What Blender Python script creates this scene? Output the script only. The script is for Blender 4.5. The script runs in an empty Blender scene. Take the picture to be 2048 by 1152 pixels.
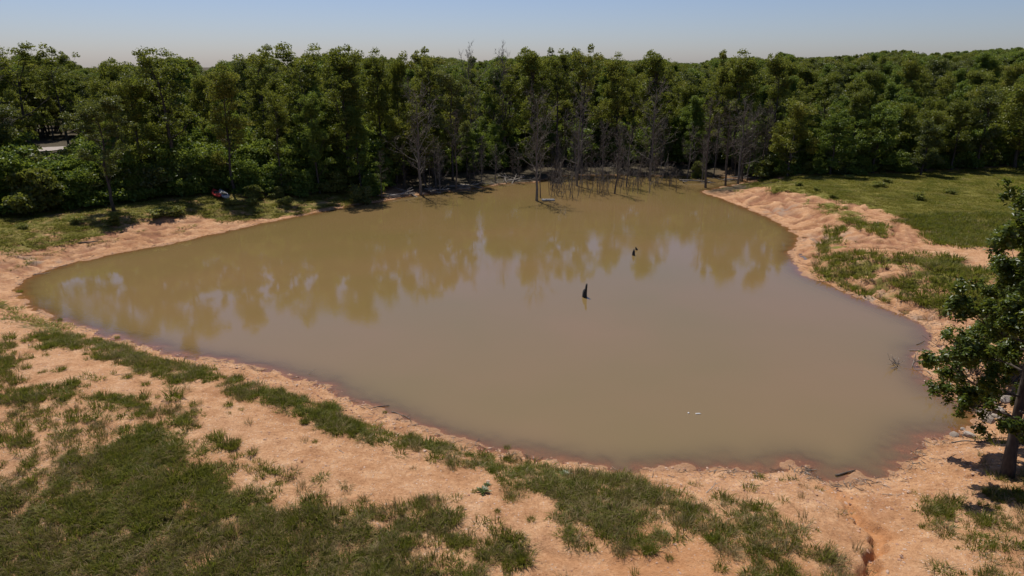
import bpy, bmesh, math, random
import numpy as np
from mathutils import Vector, Matrix

sc = bpy.context.scene
# ---------------------------------------------------------------- camera
CAM_H = 12.5
FPX = 1365.0                      # focal length in pixels of a 2048 wide frame
PITCH = math.atan((576 - 130) / FPX)
cam_d = bpy.data.cameras.new('camera')
cam_d.sensor_width = 36.0
cam_d.lens = 36.0 * FPX / 2048.0
cam_d.clip_start = 0.1
cam_d.clip_end = 6000
cam = bpy.data.objects.new('camera', cam_d)
sc.collection.objects.link(cam)
cam.location = (0, 0, CAM_H)
cam.rotation_euler = (math.pi / 2 - PITCH, 0, 0)
sc.camera = cam

# ---------------------------------------------------------------- world, sun, exposure
SUN_EL = math.radians(61)
SUN_AZ = math.radians(-24)        # from +Y towards +X
world = bpy.data.worlds.new('World')
sc.world = world
world.use_nodes = True
wn = world.node_tree
wn.nodes.clear()
wo = wn.nodes.new('ShaderNodeOutputWorld')
wb = wn.nodes.new('ShaderNodeBackground')
sky = wn.nodes.new('ShaderNodeTexSky')
sky.sky_type = 'NISHITA'
sky.sun_disc = False
sky.sun_elevation = SUN_EL
sky.sun_rotation = SUN_AZ
sky.altitude = 300
sky.air_density = 1.0
sky.dust_density = 0.75
sky.ozone_density = 4.0
wb.inputs['Strength'].default_value = 0.094
tint = wn.nodes.new('ShaderNodeMix'); tint.data_type = 'RGBA'; tint.blend_type = 'MULTIPLY'
tint.inputs[0].default_value = 1.0
tint.inputs[7].default_value = (0.795, 0.785, 0.94, 1)     # the photograph's white balance
wn.links.new(sky.outputs[0], tint.inputs[6])
wn.links.new(tint.outputs[2], wb.inputs['Color'])
wn.links.new(wb.outputs[0], wo.inputs['Surface'])

sun_d = bpy.data.lights.new('sun', 'SUN')
sun_d.energy = 5.0
sun_d.angle = math.radians(0.53)
sun_d.color = (1.0, 0.95, 0.87)
sun = bpy.data.objects.new('sun', sun_d)
sc.collection.objects.link(sun)
sdir = Vector((math.sin(SUN_AZ) * math.cos(SUN_EL), math.cos(SUN_AZ) * math.cos(SUN_EL), math.sin(SUN_EL)))
sun.rotation_euler = sdir.to_track_quat('Z', 'Y').to_euler()
sun.location = (0, 0, 60)

sc.view_settings.view_transform = 'Standard'
sc.view_settings.look = 'None'
sc.view_settings.exposure = 0.0
sc.view_settings.gamma = 1.0
sc.view_settings.use_curve_mapping = False
sc.render.engine = 'CYCLES'
sc.cycles.use_denoising = True
sc.cycles.max_bounces = 6
sc.cycles.diffuse_bounces = 3
sc.cycles.glossy_bounces = 2
sc.cycles.transmission_bounces = 3
sc.cycles.transparent_max_bounces = 8
sc.cycles.sample_clamp_indirect = 4.0

COL = sc.collection
rs = np.random.RandomState
R0 = rs(7)

# ---------------------------------------------------------------- numeric helpers
def sstep(a, b, x):
    t = np.clip((np.asarray(x, float) - a) / (b - a), 0, 1)
    return t * t * (3 - 2 * t)

def vnoise(x, y, seed=0):
    x = np.asarray(x, float); y = np.asarray(y, float)
    xi = np.floor(x).astype(np.int64); yi = np.floor(y).astype(np.int64)
    fx = x - xi; fy = y - yi
    fx = fx * fx * (3 - 2 * fx); fy = fy * fy * (3 - 2 * fy)
    def hsh(a, b):
        n = (a * 374761393 + b * 668265263 + seed * 362437) & 0x7fffffff
        n = ((n ^ (n >> 13)) * 1274126177) & 0x7fffffff
        n = n ^ (n >> 16)
        return (n & 0xffff) / 65535.0
    return (hsh(xi, yi) * (1 - fx) + hsh(xi + 1, yi) * fx) * (1 - fy) + (hsh(xi, yi + 1) * (1 - fx) + hsh(xi + 1, yi + 1) * fx) * fy

def fbm(x, y, octv=4, seed=0):
    a = 0.5; s = 0; t = 0
    for o in range(octv):
        s = s + a * vnoise(x * 2 ** o + 17.3 * o, y * 2 ** o - 9.1 * o, seed + o * 31); t += a; a *= 0.5
    return s / t

CP, SP = math.cos(PITCH), math.sin(PITCH)
def ray(px, py):
    u = (px - 1024) / FPX; v = (576 - py) / FPX
    return np.array([u, CP + v * SP, -SP + v * CP])

def flat(px, py, z=0.0):
    d = ray(px, py)
    t = (z - CAM_H) / d[2]
    return (d[0] * t, d[1] * t)

def project(x, y, z):
    dy = y; dz = z - CAM_H
    depth = dy * CP - dz * SP
    up = dy * SP + dz * CP
    return 1024 + FPX * x / depth, 576 - FPX * up / depth

def catmull(pts, n=6, closed=True):
    pts = np.array(pts, float); out = []
    N = len(pts)
    for i in range(N if closed else N - 1):
        if closed:
            p0, p1, p2, p3 = pts[i - 1], pts[i], pts[(i + 1) % N], pts[(i + 2) % N]
        else:
            p0, p1, p2, p3 = pts[max(i - 1, 0)], pts[i], pts[i + 1], pts[min(i + 2, N - 1)]
        for k in range(n):
            t = k / n
            out.append(0.5 * ((2 * p1) + (-p0 + p2) * t + (2 * p0 - 5 * p1 + 4 * p2 - p3) * t * t + (-p0 + 3 * p1 - 3 * p2 + p3) * t ** 3))
    if not closed: out.append(pts[-1])
    return np.array(out)

# ---------------------------------------------------------------- the pond's outline, on the water plane
SHORE_PX = [(38,575),(52,600),(85,625),(130,643),(200,665),(300,692),(400,715),(480,727),(560,745),(640,765),(700,795),
 (760,820),(830,848),(900,875),(980,895),(1060,910),(1140,922),(1220,934),(1320,940),(1400,938),(1450,934),(1490,942),(1540,940),(1590,932),
 (1622,934),(1640,953),(1658,966),(1692,966),(1720,958),(1770,950),(1806,930),(1825,905),(1845,882),(1880,872),(1920,866),(1945,845),(1942,825),
 (1905,798),(1868,775),(1842,752),(1830,730),(1838,703),(1857,685),(1852,657),(1810,635),(1740,605),(1680,580),(1620,555),
 (1590,530),(1583,505),(1596,478),(1572,455),(1530,432),(1480,412),(1440,397),(1408,384),(1440,375),(1490,364),(1470,356),(1400,353),(1300,351),(1200,350),
 (1120,352),(1070,364),(1010,367),(950,376),(880,385),(840,390),(800,395),(760,403),(700,412),(640,424),(560,440),(500,452),(420,470),
 (340,488),(260,502),(180,518),(110,537),(62,555)]
shore = catmull([flat(*p) for p in SHORE_PX], 5)
NS = len(shore)
seg_a = shore; seg_b = np.roll(shore, -1, axis=0)
arc = np.concatenate([[0], np.cumsum(np.linalg.norm(seg_b - seg_a, axis=1))])[:-1]

def in_poly(poly, X, Y):
    ins = np.zeros(X.shape, bool)
    n = len(poly); j = n - 1
    for i in range(n):
        xi, yi = poly[i]; xj, yj = poly[j]
        if yi != yj:
            c = ((yi > Y) != (yj > Y)) & (X < (xj - xi) * (Y - yi) / (yj - yi) + xi)
            ins ^= c
        j = i
    return ins

def seg_dist(A, B, X, Y, want_arg=False):
    best = np.full(X.shape, 1e9); arg = np.zeros(X.shape, int)
    for i in range(len(A)):
        d = B[i] - A[i]; L = max(d @ d, 1e-9)
        t = np.clip(((X - A[i][0]) * d[0] + (Y - A[i][1]) * d[1]) / L, 0, 1)
        q = (X - A[i][0] - t * d[0]) ** 2 + (Y - A[i][1] - t * d[1]) ** 2
        m = q < best
        best[m] = q[m]; arg[m] = i
    return (np.sqrt(best), arg) if want_arg else np.sqrt(best)

GX0, GX1, GY0, GY1, GS = -85.0, 95.0, 0.0, 120.0, 0.3
gx = np.arange(GX0, GX1, GS); gy = np.arange(GY0, GY1, GS)
GXX, GYY = np.meshgrid(gx, gy)
_d, _a = seg_dist(seg_a, seg_b, GXX, GYY, True)
SDG = np.where(in_poly(shore, GXX, GYY), -_d, _d)
SAG = arc[_a]

def bil(G, X, Y):
    fx = np.clip((X - GX0) / GS, 0, len(gx) - 1.001); fy = np.clip((Y - GY0) / GS, 0, len(gy) - 1.001)
    i = fx.astype(int); j = fy.astype(int); u = fx - i; v = fy - j
    return (G[j, i] * (1 - u) + G[j, i + 1] * u) * (1 - v) + (G[j + 1, i] * (1 - u) + G[j + 1, i + 1] * u) * v
def sdist(X, Y):
    ox = np.maximum(0, np.maximum(GX0 - X, X - GX1)); oy = np.maximum(0, np.maximum(GY0 - Y, Y - GY1))
    return bil(SDG, X, Y) + np.hypot(ox, oy)
def sarc(X, Y):
    i = np.clip(((X - GX0) / GS + .5).astype(int), 0, len(gx) - 1); j = np.clip(((Y - GY0) / GS + .5).astype(int), 0, len(gy) - 1)
    return SAG[j, i]

GULLY = catmull([flat(x, y, 0.3) for x, y in [(1655,962),(1680,984),(1698,1020),(1722,1060),(1758,1088),(1748,1112),(1735,1160),(1700,1240)]], 5, False)

def zones(X, Y):
    wR = sstep(9, 17, X) * sstep(25, 30, Y)
    wB = sstep(66, 72, Y) * sstep(-16, -10, X) * (1 - sstep(24, 31, X))
    wR = wR * (1 - wB)
    wL = (1 - sstep(-8, -3, X)) * sstep(37, 43, Y + 0.10 * (X + 30)) * (1 - wB)
    wD = np.clip(1 - wR - wB - wL, 0, 1)
    return wD, wL, wR, wB

def rills(X, Y, o, s):
    w = 1.15 * s + 0.55 * o + 1.8 * (fbm(X * .35, Y * .35, 2, 61) - .5)
    a = np.abs(fbm(w * 1.25, o * 0.12, 2, 11) - 0.5) * 2
    b = np.abs(fbm(w * 3.1 + 7, o * 0.25, 2, 14) - 0.5) * 2
    return np.clip(1 - a * 5.0, 0, 1) + .45 * np.clip(1 - b * 3.5, 0, 1)
def rill_amp(o, wD, wL, wR):
    return wR * sstep(0.15, 1.0, o) * (1 - sstep(5.5, 9.5, o)) * 0.25 + wL * sstep(0.2, 1, o) * (1 - sstep(3.5, 6.0, o)) * 0.16 + wD * sstep(.2, .8, o) * (1 - sstep(1.5, 3.0, o)) * 0.05

def height(X, Y, fine=True):
    X = np.asarray(X, float); Y = np.asarray(Y, float)
    sd = sdist(X, Y)
    wD, wL, wR, wB = zones(X, Y)
    o = np.maximum(sd, 0)
    left = 1 - sstep(1.5, 8, X)
    pD = 0.55 * sstep(0, 2.6, o) + 0.25 * sstep(2, 5, o) - left * 0.25 * np.logaddexp(0, (o - 9.0) * 1.6) / 1.6 + (1 - left) * 0.055 * o
    pD = np.maximum(pD, -4 + 0.02 * o)
    pL = 0.16 * np.minimum(o, 7.5) + 0.02 * np.maximum(o - 7.5, 0)
    pR = 1.25 * sstep(-0.5, 5.5, o) - 1.25 * sstep(-0.5, 5.5, 0) + 0.018 * o
    pB = 0.05 * np.minimum(o, 16) + 0.01 * np.maximum(o - 16, 0)
    pL = np.minimum(pL, 2.0); pB = np.minimum(pB, 1.6); pR = np.minimum(pR, 2.4)
    zo = wD * pD + wL * pL + wR * pR + wB * pB
    u = np.maximum(-sd, 0)
    zi = -np.minimum((0.14 - .07 * sstep(3, 8, X) * (1 - sstep(14, 18, X)) * (1 - sstep(24, 27, Y))) * u + 0.05 * u * u, 1.6)
    z = np.where(sd > 0, zo, zi)
    # rising wooded ground far off
    r = np.hypot(X, Y); az = np.degrees(np.arctan2(X, Y))
    rise = 0.030 * np.maximum(r - 92, 0)
    z = z + np.minimum(rise, 11.5) * (0.15 + 0.85 * sstep(4, 30, az)) * sstep(92, 130, r)
    if fine:
        z = z + (fbm(X * 0.25, Y * 0.25, 3, 3) - 0.5) * (0.35 - .22 * wD - .2 * wR) * sstep(1.0, 7, o) + (fbm(X * 1.7, Y * 1.7, 3, 5) - 0.5) * (0.10 - .05 * wD - .06 * wR) * sstep(-0.3, 1.5, sd)
        z = z + ((fbm(X * 1.1, Y * 1.1, 2, 8) - 0.5) * 0.10 + (fbm(X * 3.7, Y * 3.7, 2, 18) - 0.5) * 0.07) * sstep(-2.5, 0, sd) * (1 - sstep(0, 1.5, sd))
        # erosion rills across the bare banks
        s = sarc(X, Y)
        rill = rills(X, Y, o, s)
        z = z - rill * rill_amp(o, wD, wL, wR)
        g = near_gully(X, Y)
        z = z - (0.20 + .16 * fbm(X * 1.5, Y * 1.5, 2, 73)) * np.exp(-(g / 0.17) ** 4) * sstep(1.0, 2.4, sd) - 0.16 * np.exp(-(g / 1.0) ** 2) * sstep(0.2, 2.2, sd)
        # soft wheel ruts along the crest of the dam
        for rr in (5.6, 7.2):
            z = z - wD * left * 0.06 * np.exp(-((o - rr - .3 * (fbm(s * .1, o * 0, 2, 9) - .5)) / 0.16) ** 2)
        z = z + (fbm(X * 5, Y * 5, 3, 21) - 0.5) * (0.12 - .07 * wD * sstep(2.5, 4, o) - .07 * wR) * sstep(0.1, 1.0, sd) * (1 - sstep(60, 90, r))
    return z

def near_gully(X, Y):
    out = np.full(np.shape(X), 50.0)
    m = (X > 4) & (X < 22) & (Y > 6) & (Y < 24)
    if np.any(m):
        xx = X[m] + 0.5 * (fbm(X[m] * 2, Y[m] * 2, 3, 71) - .5); yy = Y[m] + 0.5 * (fbm(X[m] * 2, Y[m] * 2, 3, 72) - .5)
        out[m] = seg_dist(GULLY[:-1], GULLY[1:], xx, yy)
    return out

def ground(px, py):
    """Point of the terrain seen at a pixel of the photograph."""
    d = ray(px, py)
    t = np.geomspace(8, 900, 2500)
    X = d[0] * t; Y = d[1] * t; Z = CAM_H + d[2] * t
    h = np.maximum(height(X, Y, False), np.where(sdist(X, Y) < 0.0, 0.0, -99))
    k = np.argmax(Z < h)
    if not np.any(Z < h): k = len(t) - 1
    return float(X[k]), float(Y[k]), float(h[k])

def hz(x, y):
    return float(height(np.array([x]), np.array([y]))[0])

def gpoly(pts):
    return np.array([ground(*p)[:2] for p in pts])

# ---------------------------------------------------------------- grass cover (world-space polygons)
COVER = [  # (polygon, cover)
 (gpoly([(-200,585),(0,612),(60,640),(150,660),(250,690),(350,725),(450,745),(520,770),(640,805),(720,850),(800,880),(900,890),(1000,905),(1090,940),(1160,950),(1250,958),(1340,985),(1420,1000),(1500,1010),(1560,1030),(1640,1050),(1690,1100),(1720,1152),(1700,1200),(1500,1200),(1450,1112),(1360,1085),(1260,1105),(1190,1088),(1110,1040),(1040,990),(990,970),(930,935),(870,908),(800,892),(740,880),(650,858),(560,818),(470,785),(380,758),(280,745),(200,715),(120,690),(60,668),(0,645),(-200,610)]), 0.70),
 (gpoly([(-250,670),(0,690),(40,705),(60,755),(170,772),(260,790),(340,830),(430,870),(480,910),(540,920),(600,950),(680,960),(760,1000),(860,1020),(940,1050),(1000,1062),(1062,1090),(1050,1130),(1000,1190),(960,1260),(-300,1260)]), 0.50),
 (gpoly([(-250,960),(0,945),(120,935),(230,850),(300,860),(380,880),(440,960),(560,1010),(700,1040),(820,1080),(860,1120),(880,1170),(880,1260),(-300,1260)]), 0.77),
 (gpoly([(1300,985),(1420,1000),(1500,1010),(1560,1030),(1640,1050),(1690,1100),(1720,1152),(1700,1200),(1500,1200),(1450,1112),(1360,1085),(1290,1060)]), 0.50),
 (gpoly([(-250,830),(0,830),(120,785),(250,828),(300,870),(210,880),(120,925),(0,945),(-250,960)]), 0.36),
 (gpoly([(400,900),(470,905),(640,965),(720,1015),(640,1022),(520,990),(430,940)]), 0.30),
 (gpoly([(0,640),(60,668),(120,690),(200,715),(280,745),(380,758),(470,785),(430,800),(300,780),(180,765),(60,745),(30,690)]), 0.06),
 (gpoly([(1840,1010),(1950,985),(2048,950),(2200,940),(2200,1240),(1930,1240),(1900,1152),(1880,1060)]), 0.42),
 (gpoly([(1865,1035),(1900,1015),(1955,1030),(1950,1048),(1890,1050)]), 0.85),
 (gpoly([(1990,985),(2060,975),(2060,1030),(1990,1030)]), 0.7),
 (gpoly([(1622,515),(1660,505),(1700,498),(1780,513),(1850,508),(1900,516),(2000,560),(2010,640),(1900,632),(1840,606),(1760,598),(1720,590),(1680,572),(1645,556)]), 0.74),
 (gpoly([(1735,520),(1800,530),(1830,552),(1800,560),(1765,548)]), 0.25),
 (gpoly([(1600,395),(1640,400),(1720,430),(1765,455),(1768,476),(1735,462),(1660,425)]), 0.8),
 (gpoly([(1650,453),(1690,458),(1686,485),(1655,505),(1630,508),(1648,480)]), 0.75),
 (gpoly([(1480,366),(1560,358),(1740,349),(2048,333),(2400,320),(2400,560),(2000,500),(1890,490),(1850,470),(1790,430),(1700,405),(1610,386),(1540,377)]), 1.0),
 (gpoly([(-300,440),(0,420),(120,415),(260,398),(420,380),(600,370),(760,380),(772,398),(700,409),(640,420),(560,435),(500,441),(430,440),(380,428),(300,440),(230,462),(150,482),(60,505),(0,500),(-300,520)]), 0.84),
 (gpoly([(-100,505),(0,500),(90,500),(150,482),(240,462),(260,480),(150,505),(60,530),(-50,560)]), 0.35),
]

def cover(X, Y):
    X = np.asarray(X, float); Y = np.asarray(Y, float)
    jx = X + (fbm(X * .9, Y * .9, 3, 41) - .5) * 2.0 + (fbm(X * 3.3, Y * 3.3, 2, 46) - .5) * .8
    jy = Y + (fbm(X * .9, Y * .9, 3, 52) - .5) * 2.0 + (fbm(X * 3.3, Y * 3.3, 2, 57) - .5) * .8
    g = np.zeros(X.shape)
    for poly, c in COVER:
        x0, y0 = poly.min(0) - 2; x1, y1 = poly.max(0) + 2
        m = (X > x0) & (X < x1) & (Y > y0) & (Y < y1)
        if not m.any(): continue
        idx = np.nonzero(m)[0] if X.ndim == 1 else np.nonzero(m)
        ins = in_poly(poly, jx[idx], jy[idx])
        sub = g[idx]; sub[ins] = c; g[idx] = sub
    n = .4 * fbm(X * .7, Y * .7, 3, 77) + .6 * fbm(X * 2.6, Y * 2.6, 3, 78)
    g = np.clip(g + (n - 0.5) * np.interp(g, [0, .3, .45, .62, .85, 1], [.25, .5, 1.1, 2.3, 1.5, 1.0]) * (g > 0.01) * (g < 0.995), 0, 1)
    g = g * sstep(0.1, 0.9, sdist(X, Y))
    return g

# the edge of the wood, left to right (px on the ground)
EDGE_PX = [(-420,452),(-200,432),(0,420),(120,415),(240,408),(330,394),(430,386),(560,382),(660,372),(760,378),(850,372),(960,362),(1060,352),(1120,346),(1250,344),(1400,345),(1500,358),(1560,353),(1650,350),(1740,346),(1850,340),(2048,331),(2300,322),(2600,315)]
EDGE = np.array([ground(*p)[:2] for p in EDGE_PX])
_eaz = np.degrees(np.arctan2(EDGE[:, 0], EDGE[:, 1])); _er = np.hypot(EDGE[:, 0], EDGE[:, 1])
def edge_r(az):
    return np.interp(az, _eaz, _er)
def wood_depth(X, Y):
    return np.hypot(X, Y) - edge_r(np.degrees(np.arctan2(X, Y)))

# ---------------------------------------------------------------- materials
def new_mat(name):
    m = bpy.data.materials.new(name); m.use_nodes = True
    nt = m.node_tree; nt.nodes.clear()
    return m, nt, nt.nodes, nt.links
def N(nodes, t, **kw):
    n = nodes.new(t)
    for k, v in kw.items():
        if k.startswith('i_'): n.inputs[k[2:]].default_value = v
        else: setattr(n, k, v)
    return n
def ramp(nodes, stops):
    r = nodes.new('ShaderNodeValToRGB'); cr = r.color_ramp
    while len(cr.elements) < len(stops): cr.elements.new(0.5)
    for e, (p, c) in zip(cr.elements, stops):
        e.position = p; e.color = (*c, 1)
    return r
def mixc(nodes, links, fac, a, b):
    m = nodes.new('ShaderNodeMix'); m.data_type = 'RGBA'
    for sock, v in ((m.inputs[0], fac), (m.inputs[6], a), (m.inputs[7], b)):
        if hasattr(v, 'node'): links.new(v, sock)
        elif isinstance(v, (int, float)): sock.default_value = v
        else: sock.default_value = (*v, 1)
    return m.outputs[2]
def math_n(nodes, links, op, a, b=None, clamp=False):
    m = nodes.new('ShaderNodeMath'); m.operation = op; m.use_clamp = clamp
    for i, v in enumerate((a, b)):
        if v is None: continue
        if hasattr(v, 'node'): links.new(v, m.inputs[i])
        else: m.inputs[i].default_value = v
    return m.outputs[0]

def leaf_mat(name, stops, trans=0.45, gloss=0.06, rough=0.45, vary=0.5):
    m, nt, n, l = new_mat(name)
    out = N(n, 'ShaderNodeOutputMaterial')
    oi = N(n, 'ShaderNodeObjectInfo'); at = N(n, 'ShaderNodeAttribute', attribute_name='rnd')
    f = math_n(n, l, 'ADD', math_n(n, l, 'MULTIPLY', oi.outputs['Random'], 1 - vary), math_n(n, l, 'MULTIPLY', at.outputs['Fac'], vary))
    r = ramp(n, stops); l.new(f, r.inputs[0])
    df = N(n, 'ShaderNodeBsdfDiffuse'); tr = N(n, 'ShaderNodeBsdfTranslucent'); gl = N(n, 'ShaderNodeBsdfGlossy')
    gl.inputs['Roughness'].default_value = rough
    l.new(r.outputs[0], df.inputs[0])
    tc = mixc(n, l, 0.5, r.outputs[0], (0.20, 0.21, 0.02)); l.new(tc, tr.inputs[0])
    m1 = N(n, 'ShaderNodeMixShader'); m1.inputs[0].default_value = trans
    l.new(df.outputs[0], m1.inputs[1]); l.new(tr.outputs[0], m1.inputs[2])
    m2 = N(n, 'ShaderNodeMixShader'); m2.inputs[0].default_value = gloss
    l.new(m1.outputs[0], m2.inputs[1]); l.new(gl.outputs[0], m2.inputs[2])
    l.new(m2.outputs[0], out.inputs[0])
    return m

M = {}
M['leaf_oak'] = leaf_mat('leaf_oak', [(0.0, (.074, .098, .017)), (.3, (.130, .160, .024)), (.6, (.190, .212, .032)), (.85, (.25, .245, .042)), (1, (.28, .235, .048))], .52, .02, .4)
M['leaf_fresh'] = leaf_mat('leaf_fresh', [(0.0, (.080, .135, .022)), (.5, (.140, .215, .034)), (1, (.22, .275, .05))], .52, .02, .4)
M['leaf_dark'] = leaf_mat('leaf_dark', [(0.0, (.052, .075, .018)), (.5, (.098, .125, .028)), (1, (.165, .180, .055))], .47, .03, .4)
M['leaf_pale'] = leaf_mat('leaf_pale', [(0.0, (.17, .19, .035)), (.5, (.25, .26, .055)), (1, (.32, .32, .11))], .5, .02)
M['leaf_near'] = leaf_mat('leaf_near', [(0.0, (.042, .070, .012)), (.5, (.085, .125, .018)), (.85, (.125, .165, .026)), (1, (.16, .19, .038))], .50, .025, .38, .7)
M['leaf_shrub'] = leaf_mat('leaf_shrub', [(0.0, (.10, .12, .022)), (.5, (.165, .185, .038)), (1, (.22, .23, .07))], .5, .02)
M['leaf_brown'] = leaf_mat('leaf_brown', [(0.0, (.05, .026, .016)), (1, (.11, .055, .032))], .25, .015)
M['grass_green'] = leaf_mat('grass_green', [(0.0, (.070, .092, .013)), (.35, (.118, .134, .018)), (.65, (.172, .168, .028)), (.85, (.225, .19, .052)), (1, (.29, .22, .09))], .45, .01, .5, .55)
M['grass_meadow'] = leaf_mat('grass_meadow', [(0.0, (.13, .136, .019)), (.5, (.20, .182, .030)), (.85, (.26, .21, .046)), (1, (.32, .235, .09))], .38, .01, .5, .5)
M['grass_dry'] = leaf_mat('grass_dry', [(0.0, (.15, .115, .055)), (.5, (.235, .172, .075)), (1, (.34, .26, .14))], .3, .01, .5, .6)

def bark_mat(name, a, b, scale=9):
    m, nt, n, l = new_mat(name)
    out = N(n, 'ShaderNodeOutputMaterial'); bs = N(n, 'ShaderNodeBsdfPrincipled')
    tc = N(n, 'ShaderNodeTexCoord'); mp = N(n, 'ShaderNodeMapping'); mp.inputs['Scale'].default_value = (1, 1, .25)
    no = N(n, 'ShaderNodeTexNoise'); no.inputs['Scale'].default_value = scale; no.inputs['Detail'].default_value = 5
    l.new(tc.outputs['Object'], mp.inputs[0]); l.new(mp.outputs[0], no.inputs['Vector'])
    r = ramp(n, [(.3, a), (.7, b)]); l.new(no.outputs['Fac'], r.inputs[0]); l.new(r.outputs[0], bs.inputs['Base Color'])
    bs.inputs['Roughness'].default_value = .9
    bp = N(n, 'ShaderNodeBump'); bp.inputs['Strength'].default_value = .6; bp.inputs['Distance'].default_value = .02
    l.new(no.outputs['Fac'], bp.inputs['Height']); l.new(bp.outputs[0], bs.inputs['Normal'])
    l.new(bs.outputs[0], out.inputs[0])
    return m
M['bark'] = bark_mat('bark', (.030, .024, .019), (.085, .070, .056))
M['bark_near'] = bark_mat('bark_near', (.026, .020, .015), (.085, .064, .047), 14)
M['deadwood'] = bark_mat('deadwood', (.085, .069, .052), (.20, .170, .135))
M['deadwood_dark'] = bark_mat('deadwood_dark', (.050, .037, .027), (.125, .097, .072))
M['driftwood'] = bark_mat('driftwood', (.16, .13, .10), (.40, .35, .29))
M['stump'] = bark_mat('stump', (.008, .007, .006), (.03, .026, .022))
M['board'] = bark_mat('board', (.13, .125, .12), (.28, .265, .25))

def plain(name, c, rough=.5, spec=.5):
    m, nt, n, l = new_mat(name)
    out = N(n, 'ShaderNodeOutputMaterial'); bs = N(n, 'ShaderNodeBsdfPrincipled')
    no = N(n, 'ShaderNodeTexNoise'); no.inputs['Scale'].default_value = 6; no.inputs['Detail'].default_value = 6
    tc = N(n, 'ShaderNodeTexCoord'); l.new(tc.outputs['Object'], no.inputs['Vector'])
    r = ramp(n, [(.25, tuple(v * .75 for v in c)), (.7, c)]); l.new(no.outputs['Fac'], r.inputs[0])
    l.new(r.outputs[0], bs.inputs['Base Color']); bs.inputs['Roughness'].default_value = rough
    l.new(bs.outputs[0], out.inputs[0])
    return m
M['red_plastic'] = plain('red_plastic', (.55, .06, .05), .35)
M['grey_plastic'] = plain('grey_plastic', (.30, .30, .33), .45)
M['yellow_plastic'] = plain('yellow_plastic', (.62, .52, .08), .35)
M['white_plastic'] = plain('white_plastic', (.78, .76, .72), .35)
M['black_rim_and_shade'] = plain('black_rim_and_shade', (.02, .02, .02), .5)

def rock_mat(name, stops):
    m, nt, n, l = new_mat(name)
    out = N(n, 'ShaderNodeOutputMaterial'); bs = N(n, 'ShaderNodeBsdfPrincipled')
    oi = N(n, 'ShaderNodeObjectInfo'); tc = N(n, 'ShaderNodeTexCoord')
    no = N(n, 'ShaderNodeTexNoise'); no.inputs['Scale'].default_value = 5; no.inputs['Detail'].default_value = 8
    l.new(tc.outputs['Object'], no.inputs['Vector'])
    f = math_n(n, l, 'ADD', math_n(n, l, 'MULTIPLY', oi.outputs['Random'], .65), math_n(n, l, 'MULTIPLY', no.outputs['Fac'], .35))
    r = ramp(n, stops); l.new(f, r.inputs[0]); l.new(r.outputs[0], bs.inputs['Base Color'])
    bs.inputs['Roughness'].default_value = .85
    bp = N(n, 'ShaderNodeBump'); bp.inputs['Strength'].default_value = .5; bp.inputs['Distance'].default_value = .03
    l.new(no.outputs['Fac'], bp.inputs['Height']); l.new(bp.outputs[0], bs.inputs['Normal'])
    l.new(bs.outputs[0], out.inputs[0])
    return m
M['rock'] = rock_mat('rock', [(.1, (.16, .12, .09)), (.5, (.29, .235, .185)), (1, (.42, .365, .31))])
M['pebble'] = rock_mat('pebble', [(.1, (.24, .11, .06)), (.45, (.42, .24, .15)), (.8, (.55, .38, .27)), (1, (.66, .58, .50))])

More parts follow.
